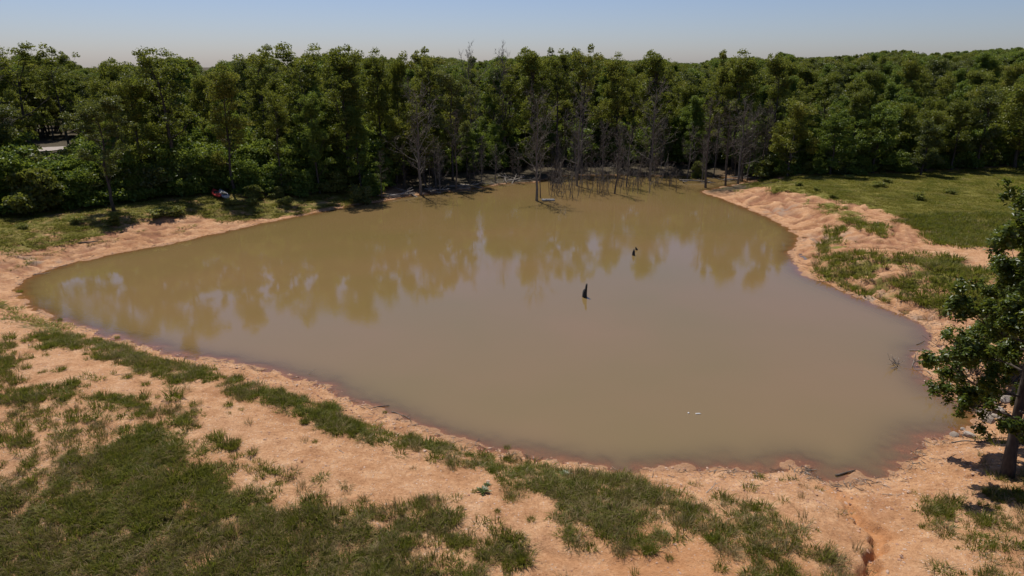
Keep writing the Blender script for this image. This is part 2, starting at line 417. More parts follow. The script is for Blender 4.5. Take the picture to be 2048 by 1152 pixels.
def terrain_mat():
    m, nt, n, l = new_mat('earth_and_turf')
    out = N(n, 'ShaderNodeOutputMaterial'); bs = N(n, 'ShaderNodeBsdfPrincipled')
    geo = N(n, 'ShaderNodeNewGeometry')
    def noise(scale, detail=5, rough=.6):
        t = N(n, 'ShaderNodeTexNoise'); t.inputs['Scale'].default_value = scale; t.inputs['Detail'].default_value = detail; t.inputs['Roughness'].default_value = rough
        l.new(geo.outputs['Position'], t.inputs['Vector']); return t.outputs['Fac']
    def attr(name):
        return N(n, 'ShaderNodeAttribute', attribute_name=name).outputs['Fac']
    big = noise(.42, 5); mid = noise(1.6, 5); fin = noise(9, 6, .75); vfin = noise(24, 3, .7)
    dirt = ramp(n, [(.36, (.19, .092, .046)), (.43, (.40, .212, .106)), (.52, (.525, .298, .158)), (.64, (.69, .455, .275))])
    f = math_n(n, l, 'ADD', math_n(n, l, 'ADD', math_n(n, l, 'MULTIPLY', mid, .36), math_n(n, l, 'MULTIPLY', fin, .40)), math_n(n, l, 'MULTIPLY', vfin, .24))
    l.new(f, dirt.inputs[0])
    tone = ramp(n, [(.34, (.78, .70, .62)), (.48, (.98, .94, .88)), (.66, (1.0, 1.0, 1.0))]); l.new(big, tone.inputs[0])
    mm = n.new('ShaderNodeMix'); mm.data_type = 'RGBA'; mm.blend_type = 'MULTIPLY'; mm.inputs[0].default_value = 1
    l.new(dirt.outputs[0], mm.inputs[6]); l.new(tone.outputs[0], mm.inputs[7])
    c = mm.outputs[2]
    # stone chips and crumbs
    vo = N(n, 'ShaderNodeTexVoronoi'); vo.inputs['Scale'].default_value = 11; l.new(geo.outputs['Position'], vo.inputs['Vector'])
    chip = math_n(n, l, 'MULTIPLY', math_n(n, l, 'LESS_THAN', vo.outputs['Distance'], .22), math_n(n, l, 'GREATER_THAN', mid, .47))
    sep = N(n, 'ShaderNodeSeparateColor'); l.new(vo.outputs['Color'], sep.inputs[0])
    chipc = ramp(n, [(0, (.20, .10, .06)), (.45, (.34, .19, .12)), (.55, (.60, .46, .36)), (1, (.70, .62, .54))]); l.new(sep.outputs[0], chipc.inputs[0])
    c = mixc(n, l, math_n(n, l, 'MULTIPLY', chip, .7), c, chipc.outputs[0])
    # clay of the gully and the orange apron
    c = mixc(n, l, math_n(n, l, 'MULTIPLY', attr('clay'), .68), c, (.48, .215, .082))
    c = mixc(n, l, math_n(n, l, 'MULTIPLY', attr('rill'), .85), c, (.25, .11, .058))
    c = mixc(n, l, attr('grey'), c, (.30, .25, .20))
    # wet rim
    c = mixc(n, l, math_n(n, l, 'MULTIPLY', attr('wet'), .60), c, (.29, .165, .098))
    # thatch under the grass
    th = ramp(n, [(.3, (.075, .070, .024)), (.5, (.13, .105, .042)), (.7, (.24, .165, .085))]); l.new(f, th.inputs[0])
    gr = attr('grass')
    gsh = math_n(n, l, 'MULTIPLY', math_n(n, l, 'SUBTRACT', math_n(n, l, 'ADD', gr, math_n(n, l, 'MULTIPLY', math_n(n, l, 'SUBTRACT', fin, .5), 1.1)), .52), 2.2, True)
    c = mixc(n, l, gsh, c, th.outputs[0])
    md = ramp(n, [(.3, (.135, .135, .023)), (.5, (.20, .178, .036)), (.72, (.28, .205, .07))]); l.new(math_n(n, l, 'ADD', math_n(n, l, 'MULTIPLY', big, .5), math_n(n, l, 'MULTIPLY', fin, .5)), md.inputs[0])
    c = mixc(n, l, math_n(n, l, 'MULTIPLY', attr('meadow'), gsh), c, md.outputs[0])
    lit = ramp(n, [(.3, (.040, .032, .018)), (.6, (.085, .066, .038)), (.8, (.13, .10, .06))]); l.new(fin, lit.inputs[0])
    c = mixc(n, l, attr('litter'), c, lit.outputs[0])
    l.new(c, bs.inputs['Base Color'])
    bs.inputs['Roughness'].default_value = .95
    bs.inputs['Specular IOR Level'].default_value = .2
    bp = N(n, 'ShaderNodeBump'); bp.inputs['Strength'].default_value = 1.0; bp.inputs['Distance'].default_value = .09
    hh = math_n(n, l, 'ADD', math_n(n, l, 'MULTIPLY', fin, .8), math_n(n, l, 'MULTIPLY', vfin, .35))
    l.new(math_n(n, l, 'ADD', hh, math_n(n, l, 'MULTIPLY', chip, .25)), bp.inputs['Height'])
    l.new(bp.outputs[0], bs.inputs['Normal'])
    l.new(bs.outputs[0], out.inputs[0])
    return m
M['terrain'] = terrain_mat()

def water_mat():
    m, nt, n, l = new_mat('muddy_water')
    out = N(n, 'ShaderNodeOutputMaterial')
    geo = N(n, 'ShaderNodeNewGeometry')
    mp = N(n, 'ShaderNodeMapping'); mp.inputs['Scale'].default_value = (1.0, 1.6, 1); l.new(geo.outputs['Position'], mp.inputs[0])
    n1 = N(n, 'ShaderNodeTexNoise'); n1.inputs['Scale'].default_value = 5.0; n1.inputs['Detail'].default_value = 3; l.new(mp.outputs[0], n1.inputs['Vector'])
    n2 = N(n, 'ShaderNodeTexNoise'); n2.inputs['Scale'].default_value = .09; n2.inputs['Detail'].default_value = 3; l.new(geo.outputs['Position'], n2.inputs['Vector'])
    bp = N(n, 'ShaderNodeBump'); bp.inputs['Distance'].default_value = .0022
    n3 = N(n, 'ShaderNodeTexNoise'); n3.inputs['Scale'].default_value = .07; n3.inputs['Detail'].default_value = 4; l.new(mp.outputs[0], n3.inputs['Vector'])
    wr = ramp(n, [(.42, (.35, .35, .35)), (.62, (1, 1, 1))]); l.new(n3.outputs['Fac'], wr.inputs[0]); l.new(wr.outputs[0], bp.inputs['Strength'])
    l.new(n1.outputs['Fac'], bp.inputs['Height'])
    dep = N(n, 'ShaderNodeAttribute', attribute_name='depth').outputs['Fac']
    mud = ramp(n, [(.35, (.186, .130, .048)), (.65, (.210, .134, .057))]); l.new(n2.outputs['Fac'], mud.inputs[0])
    df = N(n, 'ShaderNodeBsdfDiffuse'); l.new(mud.outputs[0], df.inputs[0])
    tr = N(n, 'ShaderNodeBsdfTransparent'); tr.inputs[0].default_value = (.85, .76, .64, 1)
    op = math_n(n, l, 'SUBTRACT', 1.0, math_n(n, l, 'EXPONENT', math_n(n, l, 'MULTIPLY', dep, -11.0)), True)
    mx = N(n, 'ShaderNodeMixShader'); l.new(op, mx.inputs[0]); l.new(tr.outputs[0], mx.inputs[1]); l.new(df.outputs[0], mx.inputs[2])
    gl = N(n, 'ShaderNodeBsdfGlossy'); gl.inputs['Roughness'].default_value = .012; l.new(bp.outputs[0], gl.inputs['Normal'])
    fr = N(n, 'ShaderNodeFresnel'); fr.inputs['IOR'].default_value = 1.72; l.new(bp.outputs[0], fr.inputs['Normal'])
    m2 = N(n, 'ShaderNodeMixShader'); l.new(fr.outputs[0], m2.inputs[0]); l.new(mx.outputs[0], m2.inputs[1]); l.new(gl.outputs[0], m2.inputs[2])
    l.new(m2.outputs[0], out.inputs[0])
    return m
M['water'] = water_mat()

def road_mat():
    m, nt, n, l = new_mat('gravel_road')
    out = N(n, 'ShaderNodeOutputMaterial'); bs = N(n, 'ShaderNodeBsdfPrincipled'); geo = N(n, 'ShaderNodeNewGeometry')
    no = N(n, 'ShaderNodeTexNoise'); no.inputs['Scale'].default_value = 3; no.inputs['Detail'].default_value = 8; l.new(geo.outputs['Position'], no.inputs['Vector'])
    r = ramp(n, [(.3, (.26, .215, .175)), (.7, (.36, .31, .265))]); l.new(no.outputs['Fac'], r.inputs[0]); l.new(r.outputs[0], bs.inputs['Base Color'])
    bs.inputs['Roughness'].default_value = .95; l.new(bs.outputs[0], out.inputs[0]); return m
M['road'] = road_mat()

# ---------------------------------------------------------------- mesh helpers
def mesh_np(name, V, F, mat=None, attrs=None, smooth=False):
    """V (n,3); F list of arrays of faces (k,3) or (k,4)."""
    me = bpy.data.meshes.new(name)
    V = np.asarray(V, np.float32)
    Fs = [np.asarray(f, np.int32) for f in (F if isinstance(F, (list, tuple)) else [F]) if len(f)]
    loops = np.concatenate([f.ravel() for f in Fs]); sizes = np.concatenate([np.full(len(f), f.shape[1], np.int32) for f in Fs])
    starts = np.concatenate([[0], np.cumsum(sizes)[:-1]]).astype(np.int32)
    me.vertices.add(len(V)); me.vertices.foreach_set('co', V.ravel())
    me.loops.add(len(loops)); me.loops.foreach_set('vertex_index', loops)
    me.polygons.add(len(sizes)); me.polygons.foreach_set('loop_start', starts); me.polygons.foreach_set('loop_total', sizes)
    if smooth: me.polygons.foreach_set('use_smooth', np.ones(len(sizes), bool))
    me.update(calc_edges=True)
    for k, a in (attrs or {}).items():
        at = me.attributes.new(k, 'FLOAT', 'POINT'); at.data.foreach_set('value', np.asarray(a, np.float32))
    if mat: me.materials.append(mat)
    return me

def link(name, me, parent=None, loc=(0, 0, 0), rot=(0, 0, 0), scale=(1, 1, 1)):
    o = bpy.data.objects.new(name, me); COL.objects.link(o)
    o.location = loc; o.rotation_euler = rot; o.scale = scale
    if parent: o.parent = parent
    return o
def tag(o, label, cat, group=None):
    o['label'] = label; o['category'] = cat
    if group: o['group'] = group
    return o

class MB:
    def __init__(s): s.V = []; s.Q = []; s.T = []; s.A = []; s.n = 0
    def add(s, V, Q=None, T=None, rnd=0.5):
        V = np.asarray(V, float).reshape(-1, 3)
        s.V.append(V); s.A.append(np.broadcast_to(rnd, (len(V),)).astype(float))
        if Q is not None and len(Q): s.Q.append(np.asarray(Q) + s.n)
        if T is not None and len(T): s.T.append(np.asarray(T) + s.n)
        s.n += len(V)
    def tube(s, P, rad, k=5, rnd=.5, cap=True):
        P = np.asarray(P, float); rad = np.broadcast_to(rad, (len(P),)).astype(float); m = len(P)
        T = np.gradient(P, axis=0); T /= np.maximum(np.linalg.norm(T, axis=1, keepdims=True), 1e-9)
        ref = np.where(np.abs(T[:, 2:3]) < .9, np.array([[0, 0, 1.]]), np.array([[1., 0, 0]]))
        ref = np.repeat(ref[:1], m, 0)
        U = np.cross(T, ref); U /= np.maximum(np.linalg.norm(U, axis=1, keepdims=True), 1e-9); W = np.cross(T, U)
        a = np.arange(k) * 2 * np.pi / k
        ring = P[:, None] + rad[:, None, None] * (np.cos(a)[None, :, None] * U[:, None] + np.sin(a)[None, :, None] * W[:, None])
        i = np.arange(m - 1)[:, None] * k; j = np.arange(k)[None]; jn = (j + 1) % k
        Q = np.stack([i + j, i + jn, i + k + jn, i + k + j], -1).reshape(-1, 4)
        V = ring.reshape(-1, 3); Tt = []
        if cap:
            V = np.concatenate([V, P[:1], P[-1:]])
            c0 = m * k; c1 = c0 + 1
            for q in range(k):
                Tt.append((c0, (q + 1) % k, q)); Tt.append((c1, (m - 1) * k + q, (m - 1) * k + (q + 1) % k))
        s.add(V, Q, Tt, rnd)
    def box(s, c, size, rot=None, rnd=.5):
        c = np.asarray(c, float); h = np.asarray(size, float) / 2
        v = np.array([[x, y, z] for x in (-1, 1) for y in (-1, 1) for z in (-1, 1)]) * h
        if rot is not None: v = v @ np.array(rot).T
        s.add(v + c, [(0, 1, 3, 2), (4, 6, 7, 5), (0, 4, 5, 1), (2, 3, 7, 6), (0, 2, 6, 4), (1, 5, 7, 3)], None, rnd)
    def mesh(s, name, mat, smooth=False):
        F = []
        if s.Q: F.append(np.concatenate(s.Q))
        if s.T: F.append(np.concatenate(s.T))
        return mesh_np(name, np.concatenate(s.V), F, mat, {'rnd': np.concatenate(s.A)}, smooth)

def unit(v):
    v = np.asarray(v, float); return v / np.maximum(np.linalg.norm(v, axis=-1, keepdims=True), 1e-9)

def leaves(mb, C, Nrm, size, r, rnd, aspect=1.5, kite=True):
    """A bent kite-shaped leaf face at every centre C with normal Nrm."""
    n = len(C)
    if n == 0: return
    u = unit(np.cross(Nrm, r.normal(size=(n, 3)))); w = np.cross(Nrm, u)
    L = size[:, None] * .5 * aspect; B = size[:, None] * .5
    up = Nrm * size[:, None] * .18
    k = r.uniform(-.35, .1, (n, 1))
    v0 = C - u * L - up; v1 = C + w * B + u * L * k + up * .4; v2 = C + u * L - up * r.uniform(0, 1.5, (n, 1)); v3 = C - w * B + u * L * k + up * .4
    V = np.stack([v0, v1, v2, v3], 1).reshape(-1, 3)
    i = np.arange(n) * 4
    T = np.concatenate([np.stack([i, i + 1, i + 2], 1), np.stack([i, i + 2, i + 3], 1)])
    mb.add(V, None, T, np.repeat(rnd, 4))

def branch_path(r, p0, d, L, n=5, up=.25, wob=.12):
    P = [np.array(p0, float)]; d = unit(d)
    for i in range(n):
        d = unit(d + np.array([0, 0, up / n]) + r.normal(size=3) * wob)
        P.append(P[-1] + d * L / n)
    return np.array(P), d

def at_path(P, t):
    f = t * (len(P) - 1); i = min(int(f), len(P) - 2); u = f - i
    return P[i] * (1 - u) + P[i + 1] * u, unit(P[i + 1] - P[i])

def tree_proto(name, seed, h=14.0, rad=3.0, start=.32, nprim=15, nsec=5, r0=.17, leafn=75, lsize=.24, clump=.75, mat='leaf_oak', top=1.0, shape='round', lean=0.0, bark='bark'):
    """returns (trunk mesh, crown mesh)"""
    r = rs(seed); tb = MB(); cb = MB()
    n = 9
    zz = np.linspace(0, 1, n)
    wob = np.cumsum(r.normal(size=(n, 2)) * .10, axis=0) * (h / 14); wob[0] = 0
    P = np.stack([wob[:, 0] + lean * zz * h, wob[:, 1], zz * h * .76], 1)
    R = r0 * (1 - zz) ** .7 + .03; R[0] *= 1.35
    P0 = P.copy(); P0[0, 2] = -0.35
    tb.tube(P0, R, 7)
    tips = []
    for i in range(nprim):
        t = start + (1 - start) * ((i + r.uniform(0, .9)) / nprim)
        p, d = at_path(P, min(t, .99))
        u = (t - start) / (1 - start)
        prof = {'round': .70 + .45 * math.sin(math.pi * min(1, u * .75 + .2)), 'cone': 1.15 - .45 * u, 'vase': .50 + .75 * u - .2 * u * u, 'col': .80 - .05 * u}[shape]
        L = rad * prof * r.uniform(.55, 1.3)
        a = i * 2.399 + r.uniform(-.5, .5)
        el = r.uniform(.05, .6) + .65 * u
        dv = np.array([math.cos(a) * math.cos(el), math.sin(a) * math.cos(el), math.sin(el)])
        bp, bd = branch_path(r, p, dv, L, 5, .5, .13)
        br = max(.022, r0 * .42 * (1 - .6 * u))
        tb.tube(bp, np.linspace(br, .012, 6), 4, cap=False)
        tips.append((bp[-1], 1.0, u)); 
        for j in range(nsec):
            tt = .35 + .6 * (j + r.uniform(0, .8)) / nsec
            q, qd = at_path(bp, tt)
            sv = unit(qd + r.normal(size=3) * .85 + np.array([0, 0, .15]))
            sp, sdv = branch_path(r, q, sv, L * r.uniform(.28, .5), 3, .4, .16)
            tb.tube(sp, np.linspace(br * .4, .008, 4), 3, cap=False)
            tips.append((sp[-1], r.uniform(.65, 1.0), u))
            if r.rand() < .5: tips.append((sp[1] + r.normal(size=3) * .15, .65, u))
            if r.rand() < .22: tips.pop()
    for i in range(4):     # the leader breaks up into steep top limbs
        a = i * 1.7 + r.uniform(-.4, .4); el = r.uniform(.75, 1.35)
        bp, bd = branch_path(r, P[-1] - [0, 0, .3 * i], (math.cos(a) * math.cos(el), math.sin(a) * math.cos(el), math.sin(el)), rad * r.uniform(.6, .95), 4, .3, .14)
        tb.tube(bp, np.linspace(.04, .010, 5), 4, cap=False)
        tips += [(bp[-1], 1.0, 1.0), (bp[2] + r.normal(size=3) * .35, .9, 1.0), (bp[3] + r.normal(size=3) * .45, .8, 1.0)]
    for c, s, u in tips:
        s = s * r.uniform(.7, 1.2); k = int(leafn * s * s * r.uniform(.7, 1.3))
        d = unit(r.normal(size=(k, 3))); d[:, 2] = d[:, 2] * .6 + np.abs(d[:, 2]) * .3
        rr = r.uniform(.25, 1.1, (k, 1)) ** .6
        cr = clump * s * r.uniform(.75, 1.25)
        C = c + d * rr * np.array([1.05, 1.05, .95]) * cr
        Nm = unit(d * .45 + np.array([0, 0, .35]) + r.normal(size=(k, 3)) * .62)
        tone = np.clip(r.uniform(.10, .9) + r.normal(size=k) * .2, 0, 1)
        leaves(cb, C, Nm, r.uniform(.55, 1.4, k) * lsize, r, tone)
    return tb.mesh(name + '_trunk', M[bark], True), cb.mesh(name + '_crown', M[mat])

def dead_proto(name, seed, h=11.0, rad=2.3, start=.22, nprim=22, nsec=6, nter=6, r0=.14, mat='deadwood', lean=0., twig=.011, up=.45):
    r = rs(seed); tb = MB(); wb = MB()
    n = 9; zz = np.linspace(0, 1, n)
    wob = np.cumsum(r.normal(size=(n, 2)) * .07, axis=0) * (h / 11); wob[0] = 0
    P = np.stack([wob[:, 0] + lean * zz * h, wob[:, 1], zz * h * .97], 1)
    R = r0 * (1 - zz) ** .85 + .014; R[0] *= 1.3
    P0 = P.copy(); P0[0, 2] = -1.0
    tb.tube(P0, R, 7)
    for i in range(nprim):
        t = start + (.98 - start) * ((i + r.uniform(0, .9)) / nprim)
        p, d = at_path(P, t); u = (t - start) / (1 - start)
        L = rad * (.55 + .75 * math.sin(math.pi * min(1, .15 + .8 * u))) * (1.05 - .35 * u) * r.uniform(.45, 1.3)
        a = i * 2.399 + r.uniform(-.9, .9); el = r.uniform(.25, .95) + .35 * u
        dv = np.array([math.cos(a) * math.cos(el), math.sin(a) * math.cos(el), math.sin(el)])
        bp, bd = branch_path(r, p, dv, L, 6, up, .16)
        br = max(.018, r0 * .30 * (1 - .6 * u))
        tb.tube(bp, np.linspace(br, twig, 7), 4, cap=False)
        for j in range(nsec):
            q, qd = at_path(bp, .25 + .73 * (j + r.uniform(0, .9)) / nsec)
            sv = unit(qd + r.normal(size=3) * .7)
            sp, _ = branch_path(r, q, sv, L * r.uniform(.22, .5), 3, .3, .2)
            wb.tube(sp, np.linspace(max(br * .4, twig), twig * .8, 4), 3, cap=False)
            for k in range(nter):
                q2, qd2 = at_path(sp, r.uniform(.3, 1))
                tp, _ = branch_path(r, q2, unit(qd2 + r.normal(size=3) * .8), L * r.uniform(.10, .26), 2, .2, .2)
                wb.tube(tp, np.linspace(twig, twig * .6, 3), 3, cap=False)
    return tb.mesh(name + '_trunk', M[mat], True), wb.mesh(name + '_twigs', M[mat])

def shrub_proto(name, seed, h=1.6, rad=1.1, nst=12, leafn=110, lsize=.11, mat='leaf_shrub', clump=.38):
    r = rs(seed); mb = MB(); sb = MB()
    for i in range(nst):
        a = r.uniform(0, 6.28); el = r.uniform(.55, 1.45)
        dv = (math.cos(a) * math.cos(el), math.sin(a) * math.cos(el), math.sin(el))
        L = h * r.uniform(.55, 1.05) if el > .9 else rad * r.uniform(.7, 1.1)
        bp, _ = branch_path(r, (r.normal() * .12 * rad, r.normal() * .12 * rad, -.1), dv, L, 4, .2, .14)
        sb.tube(bp, np.linspace(.018, .006, 5) * h / 1.6, 3, cap=False)
        for t in (.45, .65, .85, 1):
            c, _ = at_path(bp, t); c = c + r.normal(size=3) * .10 * rad
            k = int(leafn * r.uniform(.5, 1.1)); d = unit(r.normal(size=(k, 3))); d[:, 2] = np.abs(d[:, 2]) * .9 - .2
            C = c + d * r.uniform(.3, 1, (k, 1)) ** .6 * clump * np.array([1.1, 1.1, .8]) * (h / 1.6) ** .7
            C[:, 2] = np.maximum(C[:, 2], .03)
            leaves(mb, C, unit(d * .45 + np.array([0, 0, .3]) + r.normal(size=(k, 3)) * .65), r.uniform(.6, 1.3, k) * lsize, r, np.clip(r.uniform(.2, .8) + r.normal(size=k) * .15, 0, 1))
    return sb.mesh(name + '_stems', M['bark']), mb.mesh(name + '_leaves', M[mat])

def tuft_mesh(name, seed, nb=46, h=.34, spread=.20, wid=.014, mat='grass_green', lean=.5, dry=.1):
    r = rs(seed); mb = MB()
    a = r.uniform(0, 6.283, nb); ro = spread * np.sqrt(r.uniform(0, 1, nb))
    b = np.stack([ro * np.cos(a), ro * np.sin(a), np.full(nb, -.02)], 1)
    a2 = a + r.normal(size=nb) * .7; out = np.stack([np.cos(a2), np.sin(a2), np.zeros(nb)], 1)
    H = h * r.uniform(.45, 1.15, nb)[:, None]; ln = (lean * r.uniform(.2, 1.2, nb) * (.35 + ro / max(spread, 1e-3)))[:, None]
    mid = b + out * H * ln * .45 + np.array([0, 0, 1.]) * H * .62; tip = b + out * H * ln * 1.25 + np.array([0, 0, 1.]) * H * (1.02 - .25 * ln)
    sd_ = unit(np.cross(out, [0, 0, 1.])) ; sd_ = unit(sd_ + out * r.normal(size=(nb, 1)) * .8) * wid * r.uniform(.7, 1.3, (nb, 1))
    V = np.stack([b - sd_, b + sd_, mid + sd_ * .8, mid - sd_ * .8, tip], 1).reshape(-1, 3)
    i = np.arange(nb) * 5
    tone = np.clip(r.uniform(.1, .75, nb) + (r.rand(nb) < dry) * .5, 0, 1)
    mb.add(V, np.stack([i, i + 1, i + 2, i + 3], 1), np.stack([i + 3, i + 2, i + 4], 1), np.repeat(tone, 5))
    return mb.mesh(name, M[mat])

# instanced ground cover: one "stuff" object made with geometry nodes, from meshes kept in a collection of their own
def scatter(name, pts, rotz, scl, idx, meshes, label, cat, tilt=None):
    col = bpy.data.collections.new(name + '_kinds')
    for k, parts in enumerate(meshes):
        o = bpy.data.objects.new('%s_kind_%02d' % (name, k), parts); col.objects.link(o)
    me = bpy.data.meshes.new(name)
    me.vertices.add(len(pts)); me.vertices.foreach_set('co', np.asarray(pts, np.float32).ravel())
    def fa(nm, ty, arr, key='value'):
        a = me.attributes.new(nm, ty, 'POINT'); a.data.foreach_set(key, arr)
    rot = np.zeros((len(pts), 3), np.float32); rot[:, 2] = rotz
    if tilt is not None: rot[:, :2] = tilt
    fa('rot', 'FLOAT_VECTOR', rot.ravel(), 'vector')
    scl = np.asarray(scl, np.float32)
    if scl.ndim == 1: scl = np.repeat(scl[:, None], 3, 1)
    fa('scl', 'FLOAT_VECTOR', np.ascontiguousarray(scl).ravel(), 'vector')
    fa('idx', 'INT', np.asarray(idx, np.int32))
    o = link(name, me)
    ng = bpy.data.node_groups.new(name, 'GeometryNodeTree')
    ng.interface.new_socket('Geometry', in_out='INPUT', socket_type='NodeSocketGeometry')
    ng.interface.new_socket('Geometry', in_out='OUTPUT', socket_type='NodeSocketGeometry')
    gi = ng.nodes.new('NodeGroupInput'); go = ng.nodes.new('NodeGroupOutput')
    ci = ng.nodes.new('GeometryNodeCollectionInfo'); ci.inputs['Collection'].default_value = col
    ci.inputs['Separate Children'].default_value = True; ci.inputs['Reset Children'].default_value = True
    ip = ng.nodes.new('GeometryNodeInstanceOnPoints'); ip.inputs['Pick Instance'].default_value = True
    def na(nm, ty):
        a = ng.nodes.new('GeometryNodeInputNamedAttribute'); a.data_type = ty; a.inputs['Name'].default_value = nm; return a.outputs['Attribute']
    L = ng.links
    L.new(gi.outputs[0], ip.inputs['Points']); L.new(ci.outputs[0], ip.inputs['Instance'])
    L.new(na('idx', 'INT'), ip.inputs['Instance Index'])
    e2r = ng.nodes.new('FunctionNodeEulerToRotation'); L.new(na('rot', 'FLOAT_VECTOR'), e2r.inputs[0]); L.new(e2r.outputs[0], ip.inputs['Rotation'])
    L.new(na('scl', 'FLOAT_VECTOR'), ip.inputs['Scale']); L.new(ip.outputs[0], go.inputs[0])
    md = o.modifiers.new('scatter', 'NODES'); md.node_group = ng
    o['kind'] = 'stuff'; o['label'] = label; o['category'] = cat
    return o

# ================================================================ the large structure
# terrain: rings around the point below the camera, finer where the photograph looks
azd = np.radians(np.concatenate([np.linspace(-180, -52, 40)[:-1], np.linspace(-52, 52, 640), np.linspace(52, 180, 40)[1:-1]]))
rr = [0.4, 3, 6, 9, 11]
r_ = 11.8
while r_ < 30: rr.append(r_); r_ += .075
while r_ < 84: rr.append(r_); r_ += .10 + .0022 * (r_ - 30)
while r_ < 3000: rr.append(r_); r_ *= 1.03
rr = np.array(rr)
A_, Rr_ = np.meshgrid(azd, rr)
TX = Rr_ * np.sin(A_); TY = Rr_ * np.cos(A_)
shp = TX.shape
tx, ty = TX.ravel(), TY.ravel()
tz = height(tx, ty)
nr, nc = shp
ii = (np.arange(nr - 1)[:, None] * nc + np.arange(nc)[None]).ravel()
jj = (np.arange(nr - 1)[:, None] * nc + ((np.arange(nc) + 1) % nc)[None]).ravel()
quads = np.stack([jj, jj + nc, ii + nc, ii], 1)
fan = np.stack([np.full(nc, nr * nc), (np.arange(nc) + 1) % nc, np.arange(nc)], 1)
sdv = sdist(tx, ty)
wD, wL, wR, wB = zones(tx, ty)
cov = cover(tx, ty)
wdep = wood_depth(tx, ty)
litter = sstep(-0.5, 2.5, wdep + (fbm(tx * .6, ty * .6, 2, 91) - .5) * 4) * (sdv > .1)
litter = np.maximum(litter, wB * sstep(-.3, .6, sdv))
wet = (1 - sstep(-.05, .16 + .3 * fbm(tx * 1.2, ty * 1.2, 2, 44), sdv))
gdist = near_gully(tx, ty)
clay = np.exp(-(gdist / .30) ** 2) * (sdv > 0)
px_or = ground(1420, 1130); clay = np.maximum(clay, .75 * np.exp(-(((tx - px_or[0]) / 3.2) ** 2 + ((ty - px_or[1]) / 1.3) ** 2)))
clay = np.clip(clay, 0, 1)
grey = np.zeros_like(tx)
for gxp, gyp, a_, b_ in ((1650, 478, 1.8, 2.0), (1560, 420, 1.6, 1.2), (1720, 600, 3.0, .7), (1790, 640, 2.5, .8), (100, 530, 4, 1.2)):
    g_ = ground(gxp, gyp); grey = np.maximum(grey, .65 * np.exp(-(((tx - g_[0]) / a_) ** 2 + ((ty - g_[1]) / b_) ** 2)) * sstep(.45, .65, fbm(tx * 2, ty * 2, 3, 15)))
meadow = np.clip(wR + wL, 0, 1) * sstep(28, 34, ty)
TV = np.concatenate([np.stack([tx, ty, tz], 1), [[0, 0, tz[:nc].mean()]]])
ap = lambda a: np.concatenate([a, [a[0]]])
me = mesh_np('terrain', TV, [quads, fan], M['terrain'], {'grass': ap(cov), 'wet': ap(np.clip(wet, 0, 1)), 'litter': ap(litter), 'clay': ap(clay), 'grey': ap(grey), 'meadow': ap(meadow), 'rill': ap(np.clip(rills(tx, ty, np.maximum(sdv, 0), sarc(tx, ty)) * np.minimum(rill_amp(np.maximum(sdv, 0), wD, wL, wR) * 7, 1), 0, 1))}, True)
terrain = link('terrain', me); terrain['kind'] = 'structure'
terrain['label'] = 'bare orange clay banks and grassy ground around the pond'

# water: a flat sheet over the pond, its turbidity following the real depth below it
rk = np.arange(0, nr, 2); ck = np.arange(0, nc, 2)
WX = TX[rk][:, ck]; WY = TY[rk][:, ck]; WS = sdist(WX, WY); WZ = height(WX.ravel(), WY.ravel()).reshape(WX.shape)
ok = (WS < 1.4)
fr_, fc_ = np.nonzero(ok[:-1, :-1] | ok[1:, :-1] | ok[:-1, 1:] | ok[1:, 1:])
m_ = len(ck)
idm = lambda a, b: a * m_ + b
wq = np.stack([idm(fr_, fc_ + 1), idm(fr_ + 1, fc_ + 1), idm(fr_ + 1, fc_), idm(fr_, fc_)], 1)
used, inv = np.unique(wq, return_inverse=True)
WV = np.stack([WX.ravel()[used], WY.ravel()[used], np.zeros(len(used))], 1)
water = link('water', mesh_np('water', WV, [inv.reshape(-1, 4)], M['water'], {'depth': np.maximum(-WZ.ravel()[used], 0)}, True))
water['kind'] = 'structure'; water['label'] = 'still muddy brown water of the pond'

# the gravel road that shows through the gap in the wood
rp = [ground(*p) for p in ((-260, 312), (0, 303), (85, 300), (135, 297), (260, 293), (420, 287))]
rc = catmull([p[:2] for p in rp], 8, False)
tn = np.gradient(rc, axis=0); tn /= np.linalg.norm(tn, axis=1, keepdims=True); nn = np.stack([-tn[:, 1], tn[:, 0]], 1)
V = []
for k in range(len(rc)):
    for w in (-2.4, -1.2, 0, 1.2, 2.4):
        q = rc[k] + nn[k] * w; V.append((q[0], q[1], hz(*rc[k]) + .10 + .03 * (1 - abs(w) / 2.4)))
Q = [(k * 5 + j, (k + 1) * 5 + j, (k + 1) * 5 + j + 1, k * 5 + j + 1) for k in range(len(rc) - 1) for j in range(4)]
road = link('road', mesh_np('road', V, [np.array(Q)[:, ::-1]], M['road'], None, True)); road['kind'] = 'structure'
road['label'] = 'strip of pale gravel road beyond the trees'
ROAD = rc

